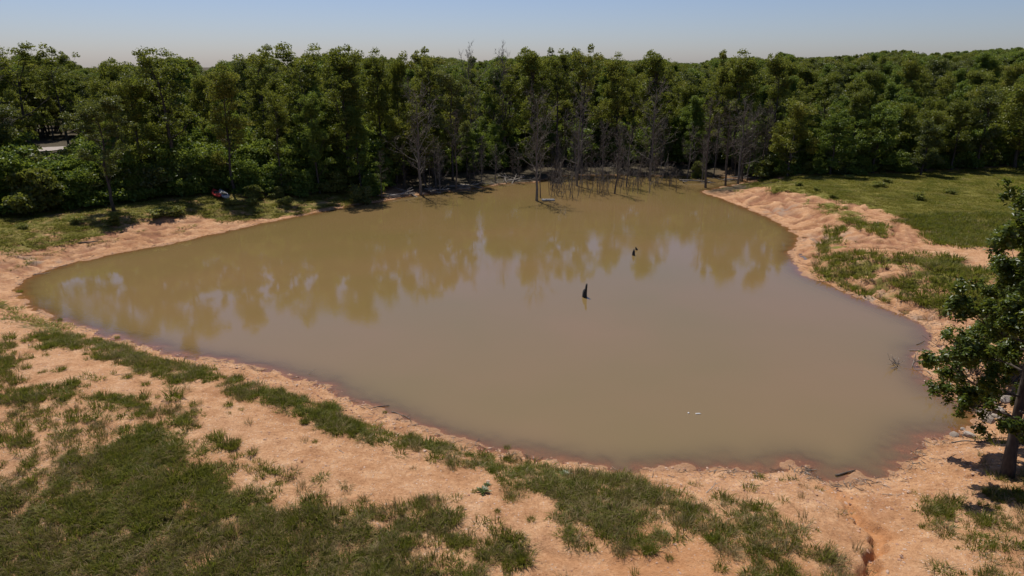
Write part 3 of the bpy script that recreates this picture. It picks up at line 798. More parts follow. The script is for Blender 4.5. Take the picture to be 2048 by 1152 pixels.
# ================================================================ the wood
def crown_r(me):
    co = np.empty(len(me.vertices) * 3, np.float32); me.vertices.foreach_get('co', co); co = co.reshape(-1, 3)
    return float(np.percentile(np.hypot(co[:, 0], co[:, 1]), 90)), float(co[:, 2].max())
OAKS = [tree_proto('oak', 101, 14, 3.0, .30, 15, 5, .16, 215, .125, .76, 'leaf_oak'),
        tree_proto('oak', 102, 14, 2.7, .36, 14, 5, .15, 215, .125, .74, 'leaf_oak', shape='vase'),
        tree_proto('oak', 103, 14, 3.3, .26, 17, 5, .18, 210, .128, .80, 'leaf_oak'),
        tree_proto('oak', 104, 14, 2.4, .24, 16, 5, .14, 215, .122, .72, 'leaf_fresh', shape='col'),
        tree_proto('oak', 105, 14, 3.0, .30, 14, 5, .16, 205, .128, .78, 'leaf_dark'),
        tree_proto('oak', 106, 14, 2.8, .42, 12, 4, .15, 140, .122, .66, 'leaf_oak', shape='vase', lean=.04),
        tree_proto('oak', 107, 14, 2.8, .20, 17, 5, .15, 215, .125, .76, 'leaf_fresh', shape='cone'),
        tree_proto('oak', 108, 14, 4.0, .40, 14, 5, .17, 120, .118, .58, 'leaf_oak', shape='vase'),
        tree_proto('oak', 109, 14, 3.2, .46, 12, 5, .15, 120, .118, .57, 'leaf_oak', shape='round')]
LOW = [tree_proto('low_oak', 121, 8, 2.4, .12, 15, 5, .11, 180, .112, .64, 'leaf_fresh'),
       tree_proto('low_oak', 122, 8, 2.6, .15, 16, 5, .12, 180, .112, .66, 'leaf_oak'),
       tree_proto('low_oak', 123, 8, 2.1, .10, 15, 5, .11, 180, .108, .62, 'leaf_dark', shape='cone')]
OAK_H = [crown_r(c)[1] for t, c in OAKS]; LOW_H = [crown_r(c)[1] for t, c in LOW]

SKY_PX = np.array([(-300,112),(0,110),(40,97),(70,86),(100,95),(112,115),(140,98),(175,118),(220,120),(250,113),(300,116),(335,100),(375,95),(398,106),(412,134),(430,116),(470,106),(540,92),(562,100),(578,120),(600,97),(640,88),(680,85),(740,95),(790,98),(812,110),(830,124),(850,96),(900,99),(940,106),(1000,103),(1060,94),(1100,95),(1160,90),(1200,100),(1260,106),(1300,100),(1350,110),(1400,110),(1430,98),(1500,100),(1560,105),(1590,116),(1650,116),(1700,112),(1760,104),(1800,102),(1850,108),(1900,105),(2048,95),(2400,90)])
def skyline(px): return float(np.interp(px, SKY_PX[:, 0], SKY_PX[:, 1]))

TREES = []   # (x, y, height) of all placed, to keep spacing
def free(x, y, d):
    return all((x - a) ** 2 + (y - b) ** 2 > d * d for a, b, _ in TREES)
def top_h(x, y, z, topy):
    """height above the ground of something at x, y that reaches pixel row topy"""
    px, _ = project(x, y, z)
    d = ray(px, topy)
    t = math.hypot(x, y) / math.hypot(d[0], d[1])
    return CAM_H + d[2] * t - z

def plant(kind, k, x, y, h, rz, label, group=None, wide=1.0, name='oak_tree', cat='tree', z=None):
    t, c = (OAKS if kind == 'oak' else LOW)[k]; ph = (OAK_H if kind == 'oak' else LOW_H)[k]
    z = hz(x, y) if z is None else z
    s = h / ph
    e = bpy.data.objects.new(name, None); COL.objects.link(e)
    e.location = (x, y, z); e.rotation_euler = (0, 0, rz); e.empty_display_size = .3
    w = s * wide
    e.scale = (w, w, s)
    link('trunk', t, e); link('crown', c, e)
    tag(e, label, cat, group)
    TREES.append((x, y, h))
    return e

# trees one can single out: (kind, proto, base px, base py, top py, widening, label)
NAMED = [
 ('oak', 4, 228, 420, 178, 1.15, 'broad dark oak casting the deep shadow on the left grass bank'),
 ('oak', 7, 358, 386, 92, 1.4, 'tall oak with open limbs standing above the red kayak\'s shade'),
 ('oak', 7, 75, 352, 82, 1.35, 'tall oak with rounded open top alone above the skyline at far left'),
 ('oak', 8, 142, 350, 94, 1.0, 'narrow oak top beside the tall leftmost oak on the skyline'),
 ('oak', 2, 296, 387, 150, 1.0, 'leafy oak between the dark shading oak and the tall open one'),
 ('oak', 5, 566, 388, 170, .9, 'slim oak with sparse yellowish crown and visible forked trunk behind the kayaks'),
 ('oak', 0, 472, 386, 122, 1.0, 'dense oak directly behind the two kayaks'),
 ('oak', 8, 536, 350, 88, 1.2, 'oak with small bushy top poking up left of a skyline notch'),
 ('oak', 7, 624, 356, 82, 1.3, 'airy oak with sky showing through its top crown'),
 ('oak', 2, 700, 372, 86, 1.05, 'highest dark oak left of the deep skyline notch'),
 ('oak', 3, 722, 386, 208, 1.1, 'light green smaller tree in front of the highest dark oak'),
 ('oak', 6, 640, 386, 180, .9, 'medium green tree on the bank right of the slim sparse oak'),
 ('oak', 8, 868, 356, 92, 1.0, 'oak just right of the deep skyline notch above the water'),
 ('oak', 4, 905, 362, 130, .9, 'dark vine-covered narrow tree behind the grey dead trees'),
 ('oak', 2, 1062, 340, 92, 1.05, 'rounded oak crown on the skyline above the middle of the pond'),
 ('oak', 8, 1165, 338, 86, .95, 'oak with wispy top twigs on the middle skyline'),
 ('oak', 0, 1468, 338, 96, 1.15, 'wide oak crown left of the lower distant wooded ridge'),
 ('oak', 3, 1385, 342, 190, 1.1, 'fresh light green tree between the bare dead trees'),
 ('oak', 3, 1245, 338, 250, 1.2, 'short bright green tree behind the flooded sapling thicket'),
 ('oak', 6, 935, 358, 250, 1.25, 'bright green low tree at the back of the inlet'),
 ('oak', 2, 252, 356, 112, .9, 'oak whose low dome shows on the skyline right of the narrow top'),
 ('oak', 1, 432, 352, 116, .8, 'oak with small top right of the first skyline gap'),
 ('oak', 0, 762, 352, 95, .9, 'oak on the skyline between the highest dark oak and the deep notch'),
 ('oak', 2, 806, 350, 106, .7, 'last oak before the deep skyline notch'),
 ('oak', 8, 1112, 336, 94, .9, 'oak with thin top between the rounded crown and the wispy one'),
 ('oak', 2, 1300, 336, 99, 1.0, 'dark dome-shaped oak on the skyline above the thicket\'s right end'),
 ('oak', 0, 1228, 334, 102, .9, 'oak on the skyline above the forked dead tree'),
 ('oak', 1, 1432, 336, 97, .8, 'oak with upright top left of the wide crown'),
 ('oak', 2, 1535, 342, 101, .8, 'oak at the right shoulder of the wide crown where the skyline drops'),
 ('oak', 1, 1722, 312, 110, .8, 'oak standing a little above the right ridge'),
 ('oak', 0, 1800, 306, 103, .9, 'oak with broad top standing above the right ridge'),
 ('low', 1, 1575, 352, 195, .95, 'first full leafy tree right of the dead stand at the meadow edge'),
 ('low', 0, 1660, 350, 215, 1.05, 'round bushy tree at the meadow edge left of the bright one'),
 ('low', 0, 1745, 347, 200, 1.2, 'bright green broad tree in the middle of the meadow edge'),
 ('low', 2, 1952, 338, 168, .9, 'dark narrow tree at the meadow edge near the right side'),
 ('low', 1, 1850, 342, 215, 1.15, 'broad olive tree at the meadow edge left of the dark narrow one'),
 ('low', 1, 2030, 336, 160, 1.1, 'tall leafy tree at the right end of the meadow edge'),
]
for i, (kind, k, px, py, topy, wide, lab) in enumerate(NAMED):
    x, y, z = ground(px, py)
    plant(kind, k, x, y, top_h(x, y, z, topy), i * 1.7, lab, None, wide * (.86 if kind == 'oak' else 1))

def road_gap(px, y, x):   # keep the view of the road open
    return 62 < px < 162
RW = rs(33)
rows = [0.8, 4.5, 8.5, 13, 18, 24, 31, 39]
n_auto = 0; AUTO = []; EXTRA = []
for ri, off in enumerate(rows):
    az = -44.0
    while az < 43:
        rad_ = edge_r(az) + off + RW.uniform(-1.6, 1.6)
        step = math.degrees((3.6 + .08 * off) / rad_) * RW.uniform(.75, 1.3)
        az += step
        a = math.radians(az); x = rad_ * math.sin(a); y = rad_ * math.cos(a)
        z = hz(x, y); px, py = project(x, y, z)
        if sdist(np.array([x]), np.array([y]))[0] < 1.0: continue
        if not free(x, y, 2.3): continue
        if ri == 0 and 190 < px < 480: continue
        dr = np.min(np.hypot(ROAD[:, 0] - x, ROAD[:, 1] - y))
        if dr < 4.2 or (dr < 13 and 20 < px < 230 and y > np.interp(x, ROAD[:, 0], ROAD[:, 1])): continue
        sk = skyline(px)
        right = px > 1520
        inlet = 780 < px < 1520
        if right:
            lo = [215, 190, 172, 158, 146, 138, 130, 124][ri]
            topy = lo + RW.uniform(-18, 22)
        elif inlet:
            lo = [None, 230, 170, 135, 118, 112, 110, 110][ri]
            if lo is None: continue
            topy = max(sk, lo + RW.uniform(-30, 30))
        else:
            lo = [260, 190, 150, 130, 118, 114, 112, 112][ri]
            topy = max(sk, lo + RW.uniform(-35, 30))
        if ri >= 3: topy = max(topy, sk + RW.choice([6, 16, 26, 40] if px < 1500 else [2, 8, 14]))
        if 398 < px < 424 or 565 < px < 592 or 815 < px < 845: topy = max(topy, 142)
        if road_gap(px, y, x) and np.hypot(x, y) < 112: continue
        h = top_h(x, y, z, topy)
        if h < 4 or h > 18: h = min(max(h, 4.5), 16.5)
        kind = 'low' if h < 9 and RW.rand() < .75 else 'oak'
        k = RW.randint(3) if kind == 'low' else RW.choice([0, 1, 2, 3, 4, 5, 6], p=[.2, .16, .2, .12, .12, .06, .14])
        side_group = 'green trees of the wood behind the ' + ('left bank' if px < 780 else ('flooded inlet' if px < 1520 else 'right meadow'))
        lab = ''
        if not -90 < px < 2140:
            if -330 < px < 2380: EXTRA.append((x, y, h))
        else:
            AUTO.append((plant(kind, k, x, y, h, RW.uniform(0, 6.28), lab, side_group, RW.uniform(.8, 1.1)), ri, px))
            n_auto += 1
print('auto trees', n_auto)
MARKS = [(-900, 'the left picture edge'), (10, 'the large yellow-green bush'), (75, 'the glimpse of road'), (160, 'the yellowish rounded bush'), (205, 'the broad shading oak'), (280, 'the left clay bank'), (330, 'the tall open-limbed oak'),
 (400, 'the red kayak'), (448, 'the grey kayak'), (490, 'the bush beside the kayaks'), (545, 'the slim sparse oak'), (600, 'the green bank'), (655, 'the white boards'), (700, 'the dark round bush'), (770, 'the large grey dead tree'),
 (880, 'the brownish dead tree'), (960, 'the open end of the inlet'), (1045, 'the plank raft'), (1110, 'the left half of the thicket'), (1190, 'the forked dead tree'), (1270, 'the broad brown dead tree'), (1335, 'the dead cedar'),
 (1395, 'the tip of the clay bank'), (1440, 'the leaning bare trunk'), (1510, 'the meadow corner bush'), (1600, 'the round bushy meadow tree'), (1700, 'the bright broad meadow tree'), (1800, 'the round bush in the meadow'), (1900, 'the dark narrow meadow tree'), (1990, 'the near right oak'), (2060, 'the right picture edge')]
ROWW = ['front', 'second', 'third', 'fourth', 'fifth', 'sixth', 'seventh', 'eighth']
ORD = {1: [''], 2: ['left of two ', 'right of two '], 3: ['left of three ', 'middle of three ', 'right of three ']}
def by_mark(items, one, many):
    """label repeats by the landmark they stand in front of or behind; items: (px, object)"""
    d_ = {}
    for px_, o_ in items: d_.setdefault([m for m in MARKS if m[0] <= px_][-1][1], []).append((px_, o_))
    for mk, lst in d_.items():
        lst.sort(key=lambda q: q[0])
        for j_, (px_, o_) in enumerate(lst):
            pre = '' if len(lst) == 1 else (ORD[len(lst)][j_] if len(lst) in ORD else '%s from the left of ' % ['first', 'second', 'third', 'fourth', 'fifth', 'sixth', 'seventh', 'eighth', 'ninth', 'tenth', 'eleventh', 'twelfth'][min(j_, 11)])
            o_['label'] = pre + (one if len(lst) == 1 else many) + mk
_by = {}
for e_, ri_, px_ in AUTO:
    mk = [m for m in MARKS if m[0] <= px_][-1][1]
    _by.setdefault((ri_, mk), []).append((px_, e_))
for (ri_, mk), lst in _by.items():
    lst.sort(key=lambda q: q[0])
    for j_, (px_, e_) in enumerate(lst):
        o_ = ORD[len(lst)][j_] if len(lst) in ORD else 'tree %d of ' % (j_ + 1)
        e_['label'] = (o_ + 'green trees' if len(lst) > 1 else 'green tree') + ' in the %s row behind %s' % (ROWW[ri_], mk)

# the wood beyond: one mass
def joined(tc, name):
    t, c = tc
    out = []
    V = []; Q = []; A = []
    n = 0; me = bpy.data.meshes.new(name)
    bm = bmesh.new(); bm.from_mesh(t)
    for f in bm.faces: f.material_index = 0
    nf = len(bm.faces); bm.from_mesh(c)
    bm.faces.ensure_lookup_table()
    for f in bm.faces[nf:]: f.material_index = 1
    bm.to_mesh(me); bm.free()
    me.materials.append(t.materials[0]); me.materials.append(c.materials[0])
    return me
FAR = [joined(OAKS[k], 'far_oak') for k in (0, 1, 2, 3, 4, 6)]
FARH = [OAK_H[k] for k in (0, 1, 2, 3, 4, 6)]
RF = rs(55)
P_, Z_, S_, I_ = [], [], [], []
az = None
def add_far(x, y, topmax=None, hh=None):
    z = hz(x, y); h = RF.uniform(9.5, 14.5) if hh is None else hh; r_far = math.hypot(x, y)
    px, py = project(x, y, z)
    sk = skyline(px)
    hm = top_h(x, y, z, sk + (RF.uniform(14, 30) if r_far > 200 and px < 1550 else RF.uniform(22, 55) if px < 820 else RF.uniform(12, 36) if px < 1550 else RF.uniform(-4, 24)))
    if hm < 4: return
    k = RF.randint(len(FAR)); s = min(h, hm) / FARH[k]
    w = max(s, .55) * RF.uniform(.9, 1.25)
    P_.append((x, y, z - .1)); Z_.append(RF.uniform(0, 6.28)); S_.append((w, w, s)); I_.append(k)
for _ in range(16000):
    azf = RF.uniform(-46, 46)
    far = 430 if azf < 12 else 620
    r_f = math.sqrt(RF.uniform(0, 1)) * far
    if r_f < edge_r(azf) + 42: continue
    if RF.rand() > (1.0 if r_f < 230 else .55 if azf > 12 else .3): continue
    a = math.radians(azf); x, y = r_f * math.sin(a), r_f * math.cos(a)
    if np.min(np.hypot(ROAD[:, 0] - x, ROAD[:, 1] - y)) < (13 if 20 < project(x, y, 1)[0] < 230 else 5): continue
    px, _ = project(x, y, 1)
    if road_gap(px, y, x) and r_f < 118: continue
    add_far(x, y)
for x, y, h in EXTRA: add_far(x, y, None, h)
print('far wood', len(P_))
scatter('distant_wood', P_, Z_, np.array(S_), I_, FAR, 'unbroken green wood running back to the ridge', 'wood')

# understorey: low leafy growth inside the wood edge, one mass
SHR = [shrub_proto('shrub', 201, 1.6, 1.1, 12, 110, .11), shrub_proto('shrub', 202, 2.6, 1.4, 16, 150, .115, 'leaf_fresh', .44), shrub_proto('shrub', 203, 1.1, 1.0, 11, 30, .11, 'leaf_pale', .26), shrub_proto('shrub', 204, 2.2, 1.2, 14, 130, .11, 'leaf_dark', .40)]
SHRJ = [joined(p, 'undergrowth') for p in SHR]
P_, Z_, S_, I_ = [], [], [], []
RU = rs(66)
for _ in range(1500):
    azf = RU.uniform(-44, 43); off = RU.uniform(1.0, 1.0 + 26 * RU.rand())
    r_f = edge_r(azf) + off; a = math.radians(azf); x, y = r_f * math.sin(a), r_f * math.cos(a)
    if sdist(np.array([x]), np.array([y]))[0] < .8: continue
    if np.min(np.hypot(ROAD[:, 0] - x, ROAD[:, 1] - y)) < 3.4: continue
    px, _ = project(x, y, 1)
    inlet = 780 < px < 1520
    if inlet and off < 6: continue
    s = RU.uniform(.6, 1.5) * (1 + .02 * off)
    if road_gap(px, y, x): s = min(s, .8)
    if 50 < px < 175: continue
    P_.append((x, y, hz(x, y) - .05)); Z_.append(RU.uniform(0, 6.28)); S_.append(s); I_.append(RU.choice([0, 1, 3, 1]))
scatter('undergrowth', P_, Z_, np.array(S_), I_, SHRJ, 'leafy undergrowth filling the floor of the wood', 'undergrowth')

def bush(k, x, y, s, label, group=None, name='shrub', rz=None, wide=1.0, hue=None):
    st, lf = SHR[k]
    e = bpy.data.objects.new(name, None); COL.objects.link(e); e.location = (x, y, hz(x, y)); e.rotation_euler = (0, 0, RU.uniform(0, 6.28)); e.scale = (s * wide, s * wide, s)
    link('stems', st, e); link('foliage', lf, e)
    return tag(e, label, 'shrub', group)
# singled-out shrubs (kind, px, py, height px, widen, label)
for k, px, py, hpx, wide, lab in [
 (1, 30, 418, 95, 1.1, 'large bright yellow-green bush at the left edge of the wood'),
 (1, 118, 406, 74, 1.3, 'tall loose pale green bush below the glimpse of road'),
 (1, 175, 408, 60, 1.3, 'rounded yellowish bush left of the dark oak\'s shadow'),
 (0, 75, 425, 70, 1.0, 'medium bush between the leftmost bush and the pale tall one'),
 (0, 228, 452, 22, .9, 'small bright shrub on the bank edge left of the hedge-like weeds'),
 (2, 318, 436, 20, 1.5, 'low bright weed clump in the middle of the left bank'),
 (2, 345, 434, 22, 1.3, 'low bright weed clump right of the middle one on the left bank'),
 (2, 158, 448, 16, 1.2, 'small pale weed on the sunny grass at far left'),
 (2, 45, 456, 12, 1.3, 'tiny pale weed nearest the left edge of the grass bank'),
 (0, 508, 398, 26, 1.1, 'bright bush just right of the kayaks'),
 (2, 500, 410, 15, 1.2, 'low weed on the grass in front of the bright bush by the kayaks'),
 (2, 465, 412, 15, 1.2, 'low weed on the grass below the grey kayak'),
 (2, 516, 424, 12, 1.1, 'small round weed nearest the water below the kayaks'),
 (2, 575, 408, 16, 1.4, 'low weed in the middle of the grass between kayaks and inlet'),
 (0, 556, 396, 22, 1.0, 'upright weed at the wood\'s foot right of the bright bush'),
 (3, 722, 404, 40, 1.0, 'dark round bush overhanging the water at the inlet mouth'),
 (1, 742, 392, 45, 1.0, 'pale leafy bush behind the dark round bush at the inlet'),
 (1, 612, 388, 48, 1.0, 'leafy bush at the wood edge behind the green bank'),
 (0, 670, 384, 40, 1.1, 'silvery leafed bush beside the white boards'),
 (0, 1533, 358, 40, 1.1, 'yellow-green bush at the corner of the dead stand and the meadow'),
 (2, 1632, 382, 10, 1.3, 'small dark bush on the rim above the bare right bank'),
 (2, 1668, 396, 9, 1.4, 'low bush on the meadow rim above the strip of bank grass'),
 (2, 1838, 400, 16, 1.3, 'round pale bush alone in the right meadow'),
 (2, 1755, 374, 11, 1.8, 'flat pale weed patch in the upper right meadow'),
 (2, 1775, 366, 10, 1.6, 'second flat pale weed patch closer to the wood'),
 (2, 1900, 388, 10, 1.5, 'small pale weed in the meadow right of the round bush'),
 (2, 1600, 372, 10, 1.3, 'small weed at the left corner of the meadow'),
 (2, 1700, 358, 9, 2.0, 'low pale weeds at the meadow\'s edge under the trees'),
]:
    x, y, z = ground(px, py)
    h = hpx / FPX * math.sqrt(x * x + y * y + 110) * 1.02
    nat = [1.7, 2.9, 1.2, 2.4][k]
    bush(k, x, y, h / nat, lab, None, 'shrub', None, wide)
# repeats along the foot of the wood
FOOT = []
for i in range(64):
    azf = -40 + 80 * (i + RU.uniform(0, .8)) / 64
    r_f = edge_r(azf) + RU.uniform(-.8, .8); a = math.radians(azf); x, y = r_f * math.sin(a), r_f * math.cos(a)
    px, _ = project(x, y, 1)
    if 770 < px < 1520 or px < -40 or px > 2090 or 195 < px < 470: continue
    lab = 'leafy bush along the foot of the wood on the ' + ('left bank' if px < 800 else 'right meadow')
    FOOT.append((px, bush(RU.choice([0, 1, 3]), x, y, RU.uniform(.55, 1.15), lab, lab.replace('bush', 'bushes'))))

by_mark(FOOT, 'bush at the wood\'s foot near ', 'bushes at the wood\'s foot near ')

# ---------------------------------------------------------------- dead trees in the inlet
DEAD = [dead_proto('dead_tree', 301, 11, 2.3), dead_proto('dead_tree', 302, 11, 2.0, .3, 20, 6, 6, .13, 'deadwood_dark', .03), dead_proto('dead_tree', 303, 11, 1.7, .35, 20, 6, 6, .12, 'deadwood_dark'), dead_proto('dead_tree', 304, 11, 2.6, .18, 26, 6, 6, .13, 'deadwood', -.02)]
def dead(k, px, py, topy, lab, wide=1.0, grp=None, rz=0.):
    x, y, z = ground(px, py)
    h = top_h(x, y, z, topy); s = h / 11.0
    e = bpy.data.objects.new('dead_tree', None); COL.objects.link(e); e.location = (x, y, max(z, 0) - .02); e.rotation_euler = (0, 0, rz); e.scale = (s * wide, s * wide, s)
    link('trunk', DEAD[k][0], e); link('crown', DEAD[k][1], e)
    return tag(e, lab, 'dead tree', grp)
for i, (k, px, py, topy, wide, lab) in enumerate([
 (3, 841, 390, 178, 1.1, 'large grey bare tree with dense twigs standing at the left of the inlet'),
 (1, 764, 400, 300, .8, 'thin dark bare snag on the left corner of the inlet'),
 (2, 912, 384, 225, .95, 'brownish bare tree between the large grey one and the open inlet'),
 (3, 1073, 402, 190, 1.0, 'bare tree with pale forked limbs standing in the water by the floating boards'),
 (2, 1081, 396, 260, .7, 'short dead stem right behind the bare tree by the floating boards'),
 (0, 1154, 372, 170, .85, 'tall slim grey dead tree behind the sapling thicket'),
 (1, 1228, 388, 240, .95, 'forked leaning dead tree at the front edge of the sapling thicket'),
 (3, 1300, 362, 170, 1.0, 'broad brown bare tree behind the right end of the thicket'),
 (0, 1253, 374, 250, .9, 'medium bare tree between the forked and the broad brown one'),
 (2, 1352, 384, 338, 1.4, 'small dark brushy dead cedar standing in the water'),
 (1, 1412, 376, 190, 1.0, 'straight bare trunk in the water at the tip of the clay bank'),
 (1, 1451, 371, 200, .95, 'straight dark bare trunk second from the clay bank tip'),
 (0, 1475, 368, 195, 1.0, 'slightly leaning bare trunk third from the clay bank tip'),
 (2, 1522, 360, 205, 1.0, 'grey bare trunk in front of the meadow corner trees'),
 (0, 1375, 356, 250, .9, 'bare tree behind the small dead cedar'),
 (0, 990, 366, 290, 1.1, 'low spreading dead tree leaning over the middle of the inlet shore'),
 (2, 1025, 362, 300, 1.2, 'reddish brown dead bush-like tree at the inlet\'s back shore'),
 (3, 880, 384, 290, 1.0, 'short twiggy dead tree at the shore right of the large grey one'),
 (0, 940, 340, 96, .7, 'leafless twigs of a dead crown poking above the middle skyline'),
 (0, 1010, 338, 95, .7, 'second leafless crown on the skyline right of the first'),
 (0, 14, 372, 98, 1.0, 'leafless crown above the wood at the left picture edge'),
]): dead(k, px, py, topy, lab, wide, None, i * 2.1)

# background bare stems in the dead stand (repeats)
RD = rs(77); BT = []; SB = []; FL = []
for i in range(26):
    px = RD.uniform(1090, 1530); py = RD.uniform(346, 362) if px < 1400 else RD.uniform(352, 366)
    BT.append((px, dead(RD.randint(4), px, py, RD.uniform(215, 290), 'bare grey trunk among many at the back of the dead flooded stand', RD.uniform(.55, .85), 'bare trunks at the back of the dead stand', RD.uniform(0, 6.28))))
for i in range(10):
    px = RD.uniform(800, 1070); x, y, z = ground(px, 372 - (px - 800) * .04)
    SB.append((px, dead(RD.randint(4), px, 378 - (px - 800) * .05, RD.uniform(270, 330), 'short bare brushy tree along the back shore of the inlet', RD.uniform(.8, 1.1), 'short bare trees along the inlet shore', RD.uniform(0, 6.28))))

by_mark(BT, 'bare trunk far behind ', 'bare trunks far behind ')
by_mark(SB, 'short brushy bare tree near ', 'short brushy bare trees near ')

# flooded saplings
def sapling(seed, h=2.6):
    r = rs(seed); mb = MB()
    P, _ = branch_path(r, (0, 0, -.6), (r.normal() * .08, r.normal() * .08, 1), h + .6, 6, .1, .05)
    mb.tube(P, np.linspace(.032, .010, 7), 4)
    for i in range(6):
        q, d = at_path(P, r.uniform(.4, .98)); a = r.uniform(0, 6.28)
        bp, _ = branch_path(r, q, unit(np.array([math.cos(a), math.sin(a), r.uniform(.3, 1.3)])), h * r.uniform(.12, .3), 3, .3, .15)
        mb.tube(bp, np.linspace(.014, .007, 4), 3, cap=False)
        for k in range(2):
            q2, d2 = at_path(bp, r.uniform(.4, 1)); tp, _ = branch_path(r, q2, unit(d2 + r.normal(size=3) * .7), h * .09, 2)
            mb.tube(tp, np.linspace(.008, .005, 3), 3, cap=False)
    return mb.mesh('dead_sapling', M['deadwood'] if seed % 2 else M['deadwood_dark'])
SAP = [sapling(s) for s in (401, 402, 403, 404, 405, 406)]
for i in range(150):
    px = RD.uniform(1092, 1350)
    u = (px - 1092) / 258
    py = RD.uniform(358, 402 - 18 * u)
    x, y, z = ground(px, py)
    if sdist(np.array([x]), np.array([y]))[0] > 6: continue
    s = RD.uniform(.65, 1.35)
    o = link('dead_sapling', SAP[RD.randint(6)], None, (x, y, max(z, -.1)), (RD.normal() * .06, RD.normal() * .06, RD.uniform(0, 6.28)), (1.0, 1.0, s))
    tag(o, 'thin leafless sapling in the flooded thicket', 'sapling', 'leafless saplings in the flooded thicket')
# a few saplings still in leaf
for px, py, s, lab in [(1098, 392, .9, 'yellow-green leafy sapling at the left end of the flooded thicket'), (1206, 390, .7, 'sparse leafy sapling in the middle of the flooded thicket'), (1395, 356, 1.3, 'leafy green sapling behind the straight bare trunk')]:
    x, y, z = ground(px, py)
    bush(0, x, y, s, lab, None, 'leafy_sapling', None, .6)

# fallen timber on the back shore
def log_mesh(seed, L, r0, mat='driftwood', forks=3, bend=.08):
    r = rs(seed); mb = MB()
    P, _ = branch_path(r, (-L / 2, 0, r0 * .6), (1, 0, 0), L, 7, 0, bend)
    P[:, 2] = r0 * .6 + np.abs(P[:, 2] - r0 * .6) * .5
    mb.tube(P, np.linspace(r0, r0 * .45, 8), 7)
    for i in range(forks):
        q, d = at_path(P, r.uniform(.35, .95))
        bp, _ = branch_path(r, q, unit(d + np.array([0, r.choice([-1, 1]) * r.uniform(.5, 1.2), r.uniform(.0, .6)])), L * r.uniform(.15, .35), 4, 0, .15)
        mb.tube(bp, np.linspace(r0 * .45, r0 * .15, 5), 5)
    return mb.mesh('log', M[mat], True)
LOGS = [log_mesh(501, 3.2, .09), log_mesh(502, 2.4, .07, 'deadwood'), log_mesh(503, 4.0, .11, 'deadwood', 5), log_mesh(504, 1.5, .045)]
for i in range(30):
    px = RD.uniform(770, 1075) if i < 22 else RD.uniform(1360, 1500)
    py = np.interp(px, [770, 840, 900, 1000, 1075, 1360, 1500], [399, 388, 381, 366, 359, 366, 362]) + RD.uniform(-5, 2)
    x, y, z = ground(px, py)
    o = link('fallen_log', LOGS[RD.randint(4)], None, (x, y, max(hz(x, y), 0) + .02), (RD.normal() * .1, RD.normal() * .12, RD.uniform(0, 6.28)))
    lab = 'weathered fallen log lying along the ' + ('back shore of the inlet' if i < 22 else 'shore of the dead stand')
    tag(o, lab, 'log', lab.replace('log lying', 'logs lying')); FL.append((px, o))
by_mark(FL, 'fallen log near ', 'fallen logs near ')

# ================================================================ the near right oaks
def near_oak(name, seed, base, h, rad, lean, start, label, leafn=54, nprim=27, r0=.135, dirbias=None):
    r = rs(seed); tb = MB(); bb = MB(); cb = MB()
    n = 10; zz = np.linspace(0, 1, n)
    wob = np.cumsum(r.normal(size=(n, 2)) * .06, axis=0); wob[0] = 0
    P = np.stack([wob[:, 0] + lean[0] * zz * h, wob[:, 1] + lean[1] * zz * h, zz * h * .95], 1)
    R = r0 * (1 - zz) ** .75 + .02; R[0] *= 1.45; R[1] *= 1.08
    P0 = P.copy(); P0[0, 2] = -.4
    tb.tube(P0, R, 10)
    ends = []
    for i in range(nprim):
        t = start + (.98 - start) * ((i + r.uniform(0, .8)) / nprim); p, d = at_path(P, t); u = (t - start) / (1 - start)
        L = rad * (1.18 - .85 * u) * r.uniform(.7, 1.15) * (.72 + .28 * min(1, u / .12))
        a = i * 2.399 + r.uniform(-.5, .5); el = r.uniform(-.12, .3) + .75 * u * u
        dv = np.array([math.cos(a) * math.cos(el), math.sin(a) * math.cos(el), math.sin(el)])
        bp, _ = branch_path(r, p, dv, L, 7, .35, .14)
        br = max(.018, r0 * .34 * (1 - .65 * u)); bb.tube(bp, np.linspace(br, .008, 8), 5, cap=False)
        ends.append((bp[-1], unit(bp[-1] - bp[-2])))
        for j in range(7):
            q, qd = at_path(bp, .22 + .75 * (j + r.uniform(0, .9)) / 7)
            sp, sd_ = branch_path(r, q, unit(qd + r.normal(size=3) * .75 + np.array([0, 0, .15])), L * r.uniform(.22, .42), 4, .4, .18)
            bb.tube(sp, np.linspace(max(.008, br * .35), .005, 5), 4, cap=False); ends.append((sp[-1], sd_))
            for k in range(4):
                q2, qd2 = at_path(sp, r.uniform(.35, 1)); tp, td = branch_path(r, q2, unit(qd2 + r.normal(size=3) * .8 + np.array([0, 0, .1])), r.uniform(.2, .45), 2, .4, .2)
                bb.tube(tp, np.linspace(.006, .004, 3), 3, cap=False); ends.append((tp[-1], td)); 
                if r.rand() < .5: ends.append((tp[1], td))
    for c, d in ends:
        k = int(leafn * r.uniform(.5, 1.3))
        o = unit(r.normal(size=(k, 3)) + d * .7)
        C = c + o * r.uniform(.05, .24, (k, 1))
        Nm = unit(np.array([0, 0, .8]) + o * .35 + r.normal(size=(k, 3)) * .5)
        leaves(cb, C, Nm, r.uniform(.7, 1.25, k) * .080, r, np.clip(r.uniform(.15, .8) + r.normal(size=k) * .18, 0, 1), 1.75)
    e = bpy.data.objects.new(name, None); COL.objects.link(e); e.location = base
    link('trunk', tb.mesh('near_trunk', M['bark_near'], True), e); link('limbs', bb.mesh('near_limbs', M['bark_near'], True), e); link('crown', cb.mesh('near_crown', M['leaf_near']), e)
    TREES.append((base[0], base[1], h))
    return tag(e, label, 'tree')
bx, by, bz = ground(2016, 952)
near_oak('oak_tree', 601, (bx, by, hz(bx, by)), 9.8, 2.2, (.06, .05), .14, 'near oak with bare lower trunk rising from the right shore, glossy leaves')
bx2, by2, bz2 = ground(2046, 886)
